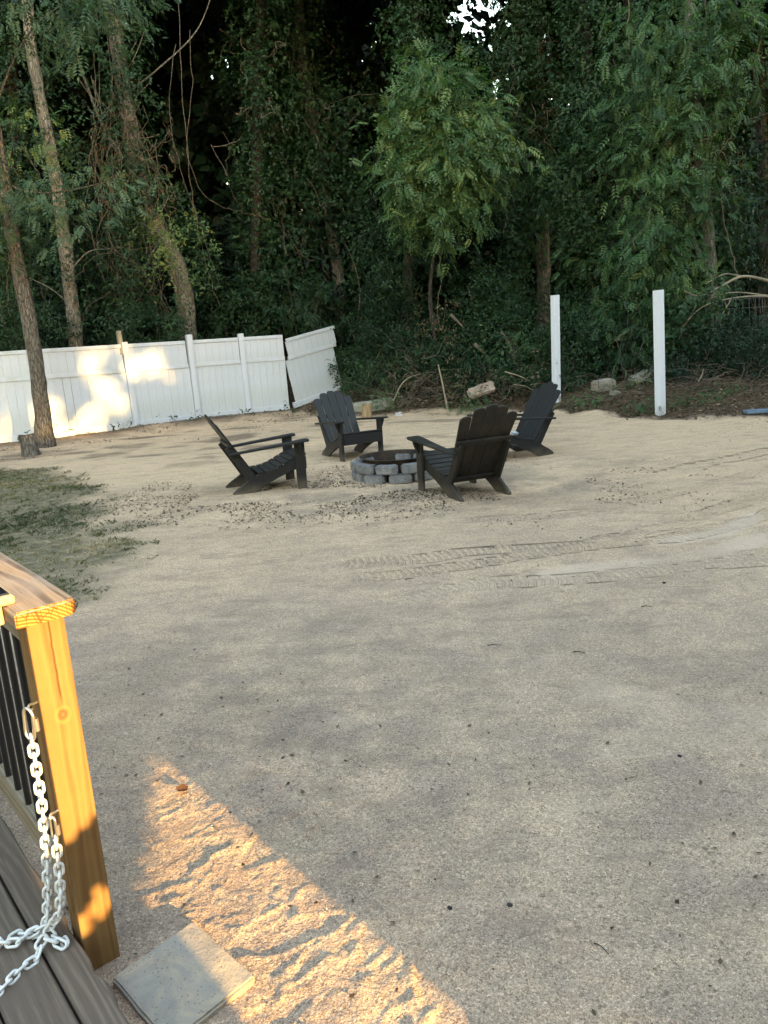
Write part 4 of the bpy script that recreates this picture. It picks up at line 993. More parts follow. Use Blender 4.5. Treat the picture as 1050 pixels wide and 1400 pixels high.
wood('canopy_blocker', 'unseen leaf layer added overhead to keep skylight out of the woods', 10000, ((-18, 19), (18.8, 28), (8.6, 15)), .95, 'leaf_shade', 8, gap=False, keep=lambda P: proj(P)[1] < -60)  # unseen leaves added above the view to darken the woods
def tl_keep(P):  # leaves cut away where sun should pass to fence and post
    u = P@U_H; s = P@L_H; v = P[:, 2]-(-s)*TE
    low = np.where((u > 3.3) & (u < 6.85), 5.0+.22*np.sin(u*3.1)+.15*np.sin(u*7.3+1), 2.0)
    low = np.where((u > -1.2) & (u < 2.6), 3.7, low)
    hole = (fbm(u*1.3+3.7, v*1.1, 2, 5) > -.12) & (u > 6.85) & (u < 8.5) & (v < 5.2)
    low = np.where(hole, 9.0, low)
    return (v > low) | ((np.random.default_rng(2).random(len(P)) < .0) & (v > 2.6))
def sun_blocker_leaves():  # unseen leaf mass added to block the sun from yard and woods
    r = np.random.default_rng(21); n = 9000; u = r.uniform(-12, 30, n); s = r.uniform(-27, -18, n); z = r.uniform(4, 19.5, n)
    P = u[:, None]*U_H+s[:, None]*L_H+z[:, None]*np.array([0, 0, 1.]); P = P[tl_keep(P)]; n = len(P); L = Leaves()
    m2 = 1300; u2 = r.uniform(3.0, 8.7, m2); s2 = r.uniform(-27, -18, m2); v2 = r.uniform(2.7, 5.3, m2)  # small leaves added in the opening to thin the sun on the fence
    k2 = r.random(m2) < np.clip(.22+1.1*fbm(u2*.9, v2*1.0, 3, 19)+.28*(u2 > 6.9)+.25*sstep(4.2, 4.8, v2), .06, 1); u2, s2, v2 = u2[k2], s2[k2], v2[k2]
    P2 = u2[:, None]*U_H+s2[:, None]*L_H+(v2-s2*TE)[:, None]*np.array([0, 0, 1.]); q = len(P2)
    L.add('ivy', P2, r.normal(size=(q, 3)), r.normal(size=(q, 3))*.8+L_H*.5, .40*r.uniform(.6, 1.3, q), r.random(q))
    L.add('ivy', P, r.normal(size=(n, 3)), r.normal(size=(n, 3))*.8+L_H*.5, 1.75*r.uniform(.6, 1.3, n), r.random(n))
    o = obj('sun_side_blocker', L.mesh('sun_side_blocker'), M['leaf_ivy']); tag(o, 'unseen leaf mass added on the sun side to shade and dapple the yard', 'woods', kind='stuff')
sun_blocker_leaves()
def side_blocker(name, label, x0, x1, y0, y1, seed):  # unseen leaf belts added to block light from the low sky
    r = np.random.default_rng(seed); n = 2500; P = np.stack([r.uniform(x0, x1, n), r.uniform(y0, y1, n), r.uniform(0, 13, n)], 1); L = Leaves()
    L.add('ivy', P, r.normal(size=(n, 3)), r.normal(size=(n, 3))*.8, 1.2*r.uniform(.6, 1.3, n), r.random(n)); tag(obj(name, L.mesh(name), M['leaf_ivy']), label, 'woods', kind='stuff')
side_blocker('right_sky_blocker', 'unseen leaf belt added right of the yard to block low sky light', 17, 21, -5, 16, 41)
side_blocker('left_sky_blocker', 'unseen leaf belt added left of the yard to block low sky light', -22, -18, -8, 24, 42)

# ------------------------------------------------------------------ the trees, from left to right
tree('leaning_tree', 'slim bare-trunked tree leaning left in front of the white fence', 14.34,
     [(62, 612), (57, 560), (50, 500), (34, 410), (18, 330), (4, 240), (-12, 150), (-24, 60), (-30, -40)], .145, .10, M['bark'],
     [(Cc('ivy', [(22, 380), (4, 300), (-6, 220), (-16, 140)], 14.34, (14, 30, 36, 30), 90, 8, .085), 'leaf_ivy'),
      (B('pin', 50, 2, 14.0, 85, 30, 55, 7, .28, droop=.3), 'leaf_pale'), (B('pin', 150, -38, 14.5, 80, 40, 45, 7, .28, droop=.3), 'leaf_pale'),
      (B('pin', 90, 262, 14.2, 62, 26, 40, 6, .24, droop=.35), 'leaf_pale'), (B('pin', 22, 262, 14.0, 30, 20, 16, 6, .24), 'leaf_pale')],
     [([(5, 250), (40, 262), (85, 262), (140, 250)], .02), ([(-12, 160), (30, 60), (80, 10), (150, -10)], .018)],
     [hang([(10, 300), (12, 350), (8, 400), (14, 430)], 14.2, .006), hang([(0, 280), (24, 340), (20, 410)], 14.25, .005), hang([(18, 230), (70, 280), (130, 330), (175, 352)], 14.1, .004), hang([(30, 200), (60, 250), (75, 290)], 14.1, .004), hang([(-5, 250), (2, 330), (-2, 400), (3, 440)], 14.2, .006)])
tree('bare_tree', 'straight pale trunk behind the fence, right of the leaning tree', 18.3,
     [(110, 520), (104, 460), (96, 400), (88, 330), (78, 260), (66, 190), (52, 120), (42, 60), (34, -30)], .17, .11, M['bark_pale'],
     [(Cc('ivy', [(112, 470), (100, 400), (88, 330)], 18.2, (14, 22, 16), 26, 7, .09), 'leaf_ivy'),
      (B('spr', 60, 110, 18.8, 75, 90, 60, 9, .16, droop=.8), 'leaf_ivy'), (B('pin', 40, 180, 18.0, 30, 30, 18, 6, .24, bright=.35), 'leaf_pinnate')],
     [([(92, 375), (120, 345), (150, 340)], .02), ([(100, 420), (70, 395), (40, 380)], .018)],
     [hang([(95, 390), (130, 350), (170, 352), (205, 378)], 18.1, .006), hang([(150, 400), (120, 420), (112, 450)], 18.1, .006)])
tree('vine_hung_tree', 'crooked brown trunk wrapped in a tall curtain of dry vines behind the fence', 19.3,
     [(259, 490), (256, 440), (250, 395), (238, 350), (214, 312), (196, 265), (182, 200), (168, 120), (158, 40), (152, -40)], .235, .15, M['bark_pale'],
     [(Cc('ivy', [(205, 290), (188, 220), (172, 130), (160, 20), (155, -40)], 19.1, (24, 34, 36, 40, 44), 300, 8, .10), 'leaf_ivy'),
      (Cc('ivy', [(182, 460), (176, 400), (176, 330), (185, 270)], 18.9, (34, 36, 32, 26), 210, 8, .10), 'leaf_ivy'),
      (Cc('ivy', [(285, 400), (275, 350), (256, 310), (232, 270)], 19.5, (12, 18, 18, 18), 60, 8, .10, bright=.15), 'leaf_ivy'),
      (B('spr', 240, 330, 18.7, 24, 40, 26, 8, .15, bright=.35), 'leaf_pinnate')],
     [([(190, 250), (150, 190), (120, 120), (95, 40)], .05), ([(170, 130), (215, 95), (270, 40), (300, -40)], .022)],
     [hang([(150+RNG.uniform(-40, 70), 60+RNG.uniform(-80, 160)), (158+RNG.uniform(-36, 60), 220), (165+RNG.uniform(-40, 80), 330), (170+RNG.uniform(-40, 80), 440)], 18.8, .008, .12) for _ in range(26)]
     + [hang([(128, 40), (130, 140), (126, 200), (132, 210)], 18.7, .007), hang([(245, -10), (247, 90), (255, 200), (268, 300), (284, 370), (302, 420)], 18.6, .007), hang([(240, 60), (232, 150), (246, 230), (270, 300), (300, 390)], 18.6, .006), hang([(258, 40), (262, 120), (256, 200), (275, 262), (310, 285), (340, 292), (370, 300)], 18.8, .006), hang([(244, 380), (247, 420), (248, 450)], 19.0, .02, .02)]
     + tangle(190, 250, 45, 110, 18.8, 40, .006, 1.1))
tree('ivy_clad_tree', 'dark ivy column right above the loose fence panel, bare trunk showing midway', 22.4,
     [(468, 500), (466, 430), (462, 370), (452, 310), (440, 240), (425, 150), (412, 60), (405, -40)], .19, .14, M['bark'],
     [(Cc('ivy', [(448, 285), (435, 220), (415, 140), (402, 50), (398, -40)], 22.2, (24, 38, 42, 46, 52), 460, 8, .11), 'leaf_ivy'),
      (Cc('ivy', [(430, 460), (412, 390), (405, 320), (400, 240), (395, 150)], 21.8, (34, 32, 28, 32, 30), 300, 8, .10), 'leaf_ivy'),
      (Cc('ivy', [(505, 480), (500, 400), (495, 320), (488, 240), (480, 130)], 22.0, (32, 30, 30, 28, 28), 280, 8, .105), 'leaf_ivy')],
     [([(412, 60), (370, 90), (335, 60), (300, 40)], .05), ([(440, 235), (470, 180), (500, 140)], .05)],
     [hang([(320, 190), (310, 225), (318, 265), (338, 290), (350, 272), (372, 285)], 21.8, .008), hang([(305, 180), (330, 230), (352, 270), (378, 300)], 21.8, .007), hang([(425, 160), (470, 135), (520, 130), (560, 155)], 21.7, .008), hang([(480, 350), (490, 400), (500, 450)], 21.8, .012)]
     + tangle(415, 330, 40, 90, 21.8, 34, .007, 1.1) + tangle(400, 120, 50, 110, 22.0, 24, .007, 1.2))
tree('feathery_tree', 'bright green tree with drooping feathery leaves in the middle of the woods edge', 17.3,
     [(600, 545), (596, 480), (588, 400), (598, 320), (612, 230), (606, 150), (600, 110)], .05, .025, M['bark_dark'],
     [(B('pin', 600, 113, 17.3, 30.3, 28.1, 46, 8, .31, droop=.55, bright=.10), 'leaf_pinnate'), (B('pin', 618, 159, 17.2, 54.9, 29.6, 84, 8, .31, droop=.55, bright=.10), 'leaf_pinnate'),
      (B('pin', 574, 168, 17.4, 34.7, 32.5, 48, 8, .31, droop=.55, bright=.10), 'leaf_pinnate'), (B('pin', 630, 205, 17.0, 47.7, 26.6, 66, 8, .31, droop=.6, bright=.10), 'leaf_pinnate'),
      (B('pin', 586, 231, 17.0, 47.7, 38.5, 85, 8, .31, droop=.65, bright=.10), 'leaf_pinnate'),
      (B('pin', 600, 282, 17.0, 38, 26, 40, 8, .30, droop=.65, bright=.05), 'leaf_pinnate'),
      (B('spr', 650, 385, 17.8, 25.2, 30.96, 36, 8, .15, droop=.5, bright=-.1), 'leaf_ivy'), (B('spr', 688, 425, 17.6, 46, 38, 75, 8, .14, droop=.5, bright=.0), 'leaf_ivy'),
      (B('spr', 535, 330, 18.4, 30, 52, 60, 8, .14, droop=.6, bright=-.1), 'leaf_ivy'), (B('spr', 625, 90, 19.0, 25.2, 43, 34, 8, .15, bright=-.2), 'leaf_ivy')],
     [([(596, 320), (570, 290), (545, 275)], .025), ([(610, 230), (650, 215), (700, 222), (740, 205)], .02), ([(606, 160), (570, 150), (535, 160)], .02)],
     [hang([(598, 330), (604, 380), (598, 420), (604, 455)], 17.1, .010), hang([(690, 245), (692, 290), (688, 322)], 17.2, .006), hang([(624, 200), (632, 232), (622, 250)], 16.6, .006), hang([(640, 390), (655, 450), (650, 500)], 17.3, .008)])
tree('shaded_tree', 'tall dark trunk in deep shade behind the left white post, clad in ivy above', 21.2,
     [(746, 500), (742, 440), (743, 370), (741, 300), (738, 200), (735, 100), (735, -40)], .20, .15, M['bark'],
     [(Cc('ivy', [(742, 285), (738, 200), (734, 100), (735, -40)], 21.0, (22, 34, 42, 46), 460, 8, .115), 'leaf_ivy'),
      (B('pin', 745, 262, 20.6, 34, 30, 36, 6, .28, bright=-.15), 'leaf_pinnate'), (B('pin', 770, 300, 20.4, 36, 18, 22, 6, .28, bright=.1), 'leaf_pinnate')],
     [([(738, 190), (700, 150), (685, 90)], .05)],
     [hang([(750, 20), (748, 80), (756, 130)], 20.6, .008)] + tangle(745, 150, 40, 130, 20.7, 22, .008, 1.3))
tree('ivy_column_tree', 'narrow ivy covered trunk between the two white posts', 18.6,
     [(818, 520), (815, 440), (812, 360), (808, 250), (802, 120), (800, -40)], .17, .13, M['bark_dark'],
     [(Cc('ivy', [(812, 300), (806, 200), (802, 90), (800, -40)], 18.5, (34, 36, 34, 36), 430, 8, .105), 'leaf_ivy'),
      (Cc('spr', [(818, 500), (815, 420), (806, 330), (800, 230), (804, 160)], 18.2, (40, 50, 52, 46, 30), 380, 8, .17), 'leaf_ivy'),
      (B('pin', 808, 225, 18.0, 34, 36, 20, 6, .25, bright=-.15), 'leaf_pinnate'), (B('pin', 830, 335, 17.8, 36, 44, 30, 6, .25, bright=-.15), 'leaf_pinnate')],
     [], [hang([(862, -10), (858, 40), (862, 80), (885, 98)], 17.6, .010), hang([(850, 140), (880, 135), (905, 138)], 17.6, .007)] + tangle(812, 330, 36, 120, 18.2, 26, .006, 1.0))
tree('vine_tower_tree', 'tree on the right draped in bright climbing leaves with a bare forked trunk', 16.6,
     [(978, 505), (974, 440), (972, 380), (968, 310), (960, 240), (952, 160), (945, 70), (940, -40)], .125, .11, M['bark_pale'],
     [(B('pin', 930, 20, 16.4, 72, 56, 95, 7, .28, droop=.6, bright=-.08), 'leaf_pinnate'), (B('pin', 925, 105, 16.3, 66, 50, 85, 7, .28, droop=.6, bright=-.08), 'leaf_pinnate'),
      (B('pin', 985, 60, 16.4, 44, 38, 38, 7, .29, droop=.55), 'leaf_pinnate'), (B('pin', 915, 190, 16.2, 52, 52, 70, 7, .27, droop=.6, bright=-.06), 'leaf_pinnate'),
      (B('pin', 910, 265, 16.2, 44, 44, 54, 7, .28, droop=.55, bright=-.05), 'leaf_pinnate'), (B('pin', 892, 335, 16.2, 42, 44, 52, 7, .27, droop=.5, bright=-.08), 'leaf_pinnate'),
      (B('pin', 876, 410, 16.2, 46, 40, 50, 6, .24, droop=.5, bright=-.12), 'leaf_pinnate'), (B('pin', 925, 400, 15.9, 30, 28, 30, 6, .24, bright=.2), 'leaf_pinnate'),
      (Cc('ivy', [(985, 420), (992, 330), (985, 230), (975, 130), (960, -30)], 16.9, (20, 28, 34, 44, 50), 300, 8, .10), 'leaf_ivy')],
     [([(968, 312), (955, 260), (948, 225)], .075), ([(972, 378), (950, 330), (945, 290)], .05)],
     [hang([(965, -10), (966, 100), (964, 200), (972, 300)], 16.2, .012), hang([(940, 160), (930, 240), (950, 330), (960, 400)], 16.2, .009), hang([(985, 215), (990, 300), (1005, 360), (1008, 390)], 16.3, .013), hang([(990, 200), (1010, 170), (1050, 155)], 16.4, .010), hang([(948, 170), (944, 230), (940, 290)], 16.2, .008), hang([(990, 240), (1000, 262), (1008, 265)], 16.2, .006)]
     + tangle(945, 220, 30, 90, 16.3, 22, .006, 1.0) + tangle(900, 330, 40, 90, 16.1, 16, .005, .8))
tree('ivy_curtain_tree', 'ivy hung trunk rising left of the ivy column, above the middle of the fence', 21.0,
     [(352, 500), (350, 400), (350, 280), (352, 150), (356, 40), (358, -50)], .15, .11, M['bark_dark'],
     [(Cc('ivy', [(352, 440), (350, 330), (351, 210), (352, 120), (355, 30), (358, -50)], 20.9, (30, 24, 24, 32, 42, 48), 470, 8, .105), 'leaf_ivy')], [], tangle(352, 110, 34, 90, 20.8, 16, .006, 1.2))
tree('ivy_mantled_tree', 'ivy mantled trunk rising above the feathery tree', 20.0,
     [(556, 520), (558, 400), (560, 280), (565, 150), (570, 40), (572, -50)], .14, .11, M['bark_dark'],
     [(Cc('ivy', [(560, 330), (563, 220), (567, 100), (570, 20), (572, -50)], 19.9, (26, 32, 36, 38, 36), 380, 8, .105), 'leaf_ivy')], [], tangle(566, 90, 30, 100, 19.8, 14, .006, 1.2))
tree('leaf_draped_tree', 'leaf draped trunk just left of the shaded trunk, up to the top edge', 20.4,
     [(700, 520), (700, 400), (702, 280), (704, 150), (706, 40), (706, -50)], .14, .11, M['bark_dark'],
     [(Cc('spr', [(700, 440), (701, 350), (702, 260), (704, 150), (706, 60), (706, -50)], 20.3, (24, 18, 20, 28, 24, 30), 300, 8, .16), 'leaf_ivy')], [], tangle(704, 120, 24, 110, 20.2, 12, .006, 1.2))
tree('creeper_tree', 'creeper covered trunk filling the gap left of the vine tower', 18.8,
     [(852, 520), (852, 400), (854, 280), (856, 150), (858, 40), (860, -50)], .14, .11, M['bark_dark'],
     [(Cc('ivy', [(853, 300), (855, 180), (858, 60), (860, -50)], 18.7, (22, 26, 30, 34), 260, 8, .10), 'leaf_ivy')], [], tangle(856, 150, 26, 120, 18.6, 12, .006, 1.1))
# further trunks standing in the gloom
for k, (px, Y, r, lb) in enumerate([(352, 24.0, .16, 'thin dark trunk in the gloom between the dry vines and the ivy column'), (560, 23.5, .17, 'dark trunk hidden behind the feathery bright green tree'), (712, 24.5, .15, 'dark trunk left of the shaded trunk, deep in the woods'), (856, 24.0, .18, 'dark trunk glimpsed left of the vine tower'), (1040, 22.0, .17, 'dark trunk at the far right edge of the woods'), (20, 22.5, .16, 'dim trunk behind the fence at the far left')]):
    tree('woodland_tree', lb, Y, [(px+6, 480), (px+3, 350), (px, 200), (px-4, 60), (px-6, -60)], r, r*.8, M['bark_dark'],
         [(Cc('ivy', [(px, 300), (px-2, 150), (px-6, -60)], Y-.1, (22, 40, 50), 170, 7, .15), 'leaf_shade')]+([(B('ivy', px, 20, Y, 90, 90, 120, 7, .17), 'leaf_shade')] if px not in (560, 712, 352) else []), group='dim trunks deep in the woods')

# ------------------------------------------------------------------ shrubs and brush along the edge
def shrub(label, px, py, Y, rx, rz, clumps, per, size, kind='spr', mat='leaf_ivy', twigs=6, name='shrub', bright=0.0, cat='shrub', group=None, tw=.006, ln=.8):
    c = at(px, py, Y); g = np.array([c[0], c[1], gz(c[0], c[1])]); root = empty(name, tuple(g), 0, label, cat, group)
    L = Leaves(); s = pw(Y); L.blob(kind, c, (rx*s, min(rx, rz)*.8*s, rz*s), clumps, per, size, bright=bright, spread=.2)
    me = L.mesh('foliage'); co = np.empty(len(me.vertices)*3, np.float32); me.vertices.foreach_get('co', co); co = co.reshape(-1, 3)
    zmin = base_z(co[:, 0], co[:, 1])+.01; co[:, 2] = np.maximum(co[:, 2], zmin); me.vertices.foreach_set('co', (co-g.astype(np.float32)).ravel()); obj('foliage', me, M[mat], root)
    lines = []
    for _ in range(twigs):
        a = RNG.uniform(0, 6.28); e = c+np.array([math.cos(a)*rx*s*.8, math.sin(a)*rx*s*.5, RNG.uniform(-.2, .9)*rz*s]); b0 = g+np.array([RNG.normal()*.25*rx*s, RNG.normal()*.2, 0]); lines.append((wander(b0, e, 8, .18), tw*RNG.uniform(.7, 1.6)))
    strands(root, 'stems', M['vine'], lines); return root
SH = [
 ('leafy dark undergrowth right behind the dead brush heap', 590, 485, 17.6, 60, 36, 85, 8, .12, 'spr', 'leaf_ivy'),
 ('low dark undergrowth left of the brush heap', 515, 515, 17.6, 36, 26, 55, 8, .11, 'spr', 'leaf_ivy'),
 ('low undergrowth above the pinkish slab', 680, 508, 16.8, 44, 24, 60, 8, .11, 'spr', 'leaf_ivy'),
 ('low undergrowth behind the left white post', 765, 512, 16.0, 40, 22, 55, 8, .11, 'spr', 'leaf_ivy'),
 ('low dark undergrowth right of the tilted slab', 945, 498, 15.0, 46, 22, 60, 8, .10, 'spr', 'leaf_shade'),
 ('low leafy shrub behind the fence under the dry vine curtain', 205, 445, 18.4, 60, 30, 60, 8, .14, 'spr', 'leaf_ivy'),
 ('dark green shrub over the fence between crooked trunk and ivy column', 325, 425, 20.8, 60, 46, 95, 8, .16, 'spr', 'leaf_ivy'),
 ('lighter leafy shrub just left of the ivy column above the fence', 395, 405, 20.9, 55, 40, 85, 6, .22, 'pin', 'leaf_ivy'),
 ('dense shrub above the loose fence panel', 430, 440, 22.0, 50, 38, 80, 8, .15, 'spr', 'leaf_shade'),
 ('tall dark shrub at the end of the white fence', 506, 480, 19.6, 32, 60, 90, 8, .13, 'spr', 'leaf_ivy'),
 ('dark shrub left of the dead brush pile', 532, 440, 18.6, 40, 60, 100, 8, .13, 'spr', 'leaf_shade'),
 ('tangled shrub above the dead brush pile', 565, 450, 18.6, 48, 56, 100, 8, .13, 'spr', 'leaf_ivy'),
 ('shrub hanging over the pinkish slab', 640, 470, 17.6, 44, 40, 80, 8, .12, 'spr', 'leaf_ivy'),
 ('leafy shrub behind the rightmost chair', 715, 480, 17.2, 50, 46, 95, 8, .12, 'spr', 'leaf_ivy'),
 ('dark shrub just right of the left white post', 790, 470, 16.6, 48, 52, 110, 8, .12, 'spr', 'leaf_ivy'),
 ('dark shrub midway between the white posts, above the grey slab', 840, 485, 16.4, 46, 40, 90, 8, .12, 'spr', 'leaf_shade'),
 ('broad shrub with paler leaves left of the right white post', 868, 455, 15.9, 42, 40, 60, 6, .20, 'pin', 'leaf_ivy'),
 ('rounded leafy shrub right of the right white post', 935, 445, 15.4, 34, 50, 80, 7, .13, 'ivy', 'leaf_ivy'),
 ('dark shrub under the pale fallen branches', 985, 470, 15.4, 48, 44, 100, 8, .12, 'spr', 'leaf_shade'),
 ('bluish dark shrub at the right edge above the blue plastic', 1035, 480, 14.6, 46, 46, 110, 8, .11, 'spr', 'leaf_shade'),
 ('shrub with pale leaves at the right edge, middle height', 1040, 300, 18.6, 46, 66, 110, 7, .22, 'pin', 'leaf_shade'),
 ('shrub at the far left behind the fence', 20, 440, 17.6, 50, 46, 90, 8, .15, 'spr', 'leaf_ivy'),
 ('shrub between the two left trunks above the fence', 78, 430, 19.4, 40, 50, 80, 8, .15, 'spr', 'leaf_shade'),
 ('leafy bush in the gloom left of the bare trunk', 15, 330, 19.6, 56, 70, 130, 8, .17, 'spr', 'leaf_ivy'),
 ('dark bush in the gloom right of the bare trunk', 135, 300, 20.6, 46, 80, 120, 8, .17, 'spr', 'leaf_shade'),
]
for a in SH: shrub(*a, twigs=14)
# green weeds on the bank
for k, (px, py, Y, lb) in enumerate([(640, 548, 15.6, 'green weed tuft below the pinkish slab'), (705, 470, 16.6, 'pale green weed under the feathery tree'), (893, 556, 13.4, 'green weed at the foot of the right white post, left side'), (937, 552, 13.5, 'bright green weed at the foot of the right white post, right side'), (800, 545, 14.6, 'small green weed between the white posts'), (860, 530, 15.0, 'weed in front of the pale tilted slab'), (522, 545, 16.6, 'weed behind the broken concrete piece'), (472, 545, 19.6, 'weed at the foot of the loose fence panel'), (985, 545, 13.6, 'dull green weed near the right edge of the bank')]):
    shrub(lb, px, py, Y, 17, 9, 22, 6, .11, 'pin', 'leaf_pinnate', 3, 'weed', cat='weed', group='weeds on the bank', tw=.003)
for k, (px, py) in enumerate([(38, 596), (60, 592), (175, 583), (240, 574), (268, 572), (300, 568), (330, 568), (362, 564), (390, 562), (106, 590)]):
    Y = np.interp(px, [0, 60, 187, 272, 340, 398], [15.3, 15.45, 16.6, 17.5, 18.2, 18.6])-.08
    shrub(['weed sprig between the stump and the slim tree at the fence', 'weed sprig hidden behind the slim tree trunk', 'weed sprig at the foot of the tilted fence post with the wooden core', 'weed sprig below the middle of the dappled fence panel', 'weed sprig left of the second fence post', 'weed sprig right of the second fence post', 'weed sprig left of the third fence post', 'weed sprig under the narrow fence panel', 'weed sprig beside the dark wedge gap', 'weed sprig below the brightest sunlit panel'][k], px, py, Y, 6, 6, 5, 4, .09, 'ivy', 'leaf_ivy', 3, 'weed', cat='weed', group='sprigs along the fence base', tw=.003)
# dead brush
def brush(label, px, py, Y, w, h, n, dry, name='brush_pile'):
    c = at(px, py, Y); root = empty(name, (c[0], c[1], gz(c[0], c[1])), 0, label, 'brush'); s = pw(Y); lines = []
    for _ in range(n):
        x = c[0]+RNG.normal()*w*s*.5; y = c[1]+RNG.normal()*.5; z = gz(x, y)+abs(RNG.normal())*h*s*.5*max(.15, 1-abs(x-c[0])/(w*s)); a = RNG.uniform(0, math.pi); l = RNG.uniform(.3, 1.1)
        d = np.array([math.cos(a)*l, math.sin(a)*l*.5, RNG.normal()*.22]); p0 = np.array([x, y, z+.03]); p1 = p0+d; p1[2] = max(p1[2], gz(p1[0], p1[1])+.02); lines.append((wander(p0, p1, 7, .12), RNG.uniform(.002, .007)))
    t = strands(root, 'twigs', M['twig'], lines); t['kind'] = 'stuff'
    if dry:
        L = Leaves(); L.blob('spr', at(px, py, Y), (w*s*.9, .6, h*s*.8), dry, 8, .10, shell=(.1, 1.0)); me = L.mesh('dead_leaves'); co = np.empty(len(me.vertices)*3, np.float32); me.vertices.foreach_get('co', co); co = co.reshape(-1, 3); co[:, 2] = np.maximum(co[:, 2], base_z(co[:, 0], co[:, 1])+.01)
        me.vertices.foreach_set('co', (co-np.array(root.location, dtype=np.float32)).ravel()); q = obj('dead_leaves', me, M['leaf_dry'], root); q['kind'] = 'stuff'
    return root
brush('heap of dead brown brushwood behind the fire pit', 580, 535, 16.7, 80, 62, 170, 30)
brush('dead vine tangle hanging over roots above the brush heap', 600, 440, 17.6, 46, 60, 60, 14)
brush('dead twigs scattered on the bank between the white posts', 830, 540, 14.8, 90, 12, 70, 0)
brush('dead twigs on the bank under the shrubs at right', 985, 520, 14.0, 70, 18, 80, 8)
brush('thin dead twigs in front of the shrubs right of the brush heap', 715, 515, 16.3, 50, 24, 50, 8)
# larger dead branches, one by one
def branch(label, pts, Y, r, mat='deadwood', forks=()):
    P = [at(q[0], q[1], Y+(q[2] if len(q) > 2 else 0)) for q in pts]
    root = empty('fallen_branch', tuple(P[0]), 0, label, 'branch'); loc = np.array(root.location)
    V, F = trunk_mesh(P, r, r*.45, 8, 30, 1.0); obj('stem', raw_mesh('stem', V-loc, F, True), M[mat], root)
    for fk in forks:
        Q = [at(q[0], q[1], Y+(q[2] if len(q) > 2 else 0)) for q in fk]; V, F = trunk_mesh(Q, r*.5, r*.2, 6, 20, 1.0); obj('side_twig', raw_mesh('side_twig', V-loc, F, True), M[mat], root)
branch('thick pale dead branch sweeping in from the right edge', [(1075, 395), (1050, 384), (1015, 378), (985, 392), (958, 405), (935, 398)], 15.2, .035, forks=[[(1015, 378), (990, 375), (965, 388)], [(985, 392), (1000, 440), (1012, 455)], [(1050, 404), (1000, 400), (960, 412)], [(960, 404), (945, 430), (925, 470)]])
branch('thin pale dead branch crossing below the thick one', [(1080, 412), (1045, 405), (1000, 408), (960, 420), (930, 450)], 15.0, .02, forks=[[(1000, 408), (985, 440), (995, 470)]])
branch('straight grey stick standing upright in the brush heap', [(612, 560), (606, 530), (599, 498)], 15.6, .024)
branch('pale bent stick leaning on the left of the brush heap', [(538, 548), (548, 527), (560, 516), (576, 511)], 16.0, .016)
branch('slender leaning stick in the shrubs at the fence end', [(499, 528), (508, 503), (520, 480)], 18.4, .022)
branch('brown exposed root curving below the feathery tree', [(684, 454), (696, 470), (702, 492)], 16.9, .05, 'vine')
branch('reddish thick root slanting in the brush', [(648, 470), (664, 485), (672, 503)], 16.9, .05, 'vine')
branch('short broken branch stub above the brush heap', [(616, 430), (626, 440), (634, 448)], 17.0, .035, 'vine')
branch('pale split branch between the white posts', [(842, 466), (850, 458), (858, 452)], 15.6, .03)
branch('short pale stick on the bank right of the right post', [(955, 522), (960, 512), (962, 504)], 14.2, .018)
branch('thin dead branch leaning against the weeds left of the rightmost chair', [(690, 508), (712, 515), (734, 527)], 15.8, .014)
branch('fine crossing twig above the rightmost chair', [(702, 526), (718, 528), (733, 536)], 15.6, .010)
branch('long bent sapling stem in front of the ivy column', [(488, 445), (492, 400), (484, 360), (470, 330)], 21.4, .018, 'vine')
# wire fence glimpsed at the right
wf = empty('wire_fence', tuple(at(1020, 520, 16.4)), 0, 'sagging wire mesh fence half hidden in the shrubs at the right edge', 'fence'); loc = np.array(wf.location)
for k in range(7):
    P = [at(985, 410+k*13, 16.4), at(1020, 408+k*13, 16.4), at(1080, 404+k*13, 16.4)]; v, f = tube(smooth_path(P, 12)-loc, .004, 5); obj('wire', raw_mesh('wire', v, f, True), M['wire'], wf)
for k in range(10):
    v, f = tube(np.array([at(988+k*9, 408, 16.395), at(990+k*9, 490, 16.395)])-loc, .004, 5); obj('wire', raw_mesh('wire', v, f, True), M['wire'], wf)

# ------------------------------------------------------------------ concrete pieces, stumps, odds and ends
def slab(label, px, py, Y, sx, sy, sz, rot, mat, seed, name='concrete_slab', amp=.012, cat='concrete'):
    p = at(px, py, Y); o = obj(name, rough_block(name, sx, sy, sz, min(sx, sy, sz)*.14, amp, seed, 3, 7), M[mat]); o.location = tuple(p); o.rotation_euler = rot; tag(o, label, cat); return o
slab('pale lichen-spotted concrete slab tilted up behind the right white post', 882, 517, 15.4, .62, .30, .28, (R(6), R(-20), R(8)), 'concrete_old', 1)
slab('flat grey concrete lump on the bank midway between the white posts', 825, 527, 15.2, .42, .3, .22, (R(4), R(-4), R(20)), 'concrete', 2)
slab('small grey stone just below the flat concrete lump', 841, 538, 14.7, .20, .14, .10, (R(8), R(6), R(30)), 'concrete', 3)
slab('pinkish broken slab in the brush behind the worn chair', 658, 534, 16.0, .56, .3, .22, (R(-12), R(-16), R(-6)), 'concrete_pink', 4, amp=.03)
slab('long weathered concrete piece lying left of the brush heap', 505, 556, 16.6, 1.05, .3, .24, (R(2), R(-4), R(7)), 'concrete_old', 5)
slab('broken concrete end peeking out right of the blue-black chair', 448, 561, 16.9, .45, .3, .22, (R(3), R(2), R(-8)), 'concrete_old', 6)
slab('dark grey rock at the right edge of the bank', 1030, 532, 14.2, .36, .3, .3, (R(10), R(0), R(15)), 'concrete', 7, amp=.03)
slab('small rock under the shrubs between post and right edge', 972, 528, 14.6, .34, .26, .2, (R(10), R(8), R(45)), 'concrete', 8, amp=.03)
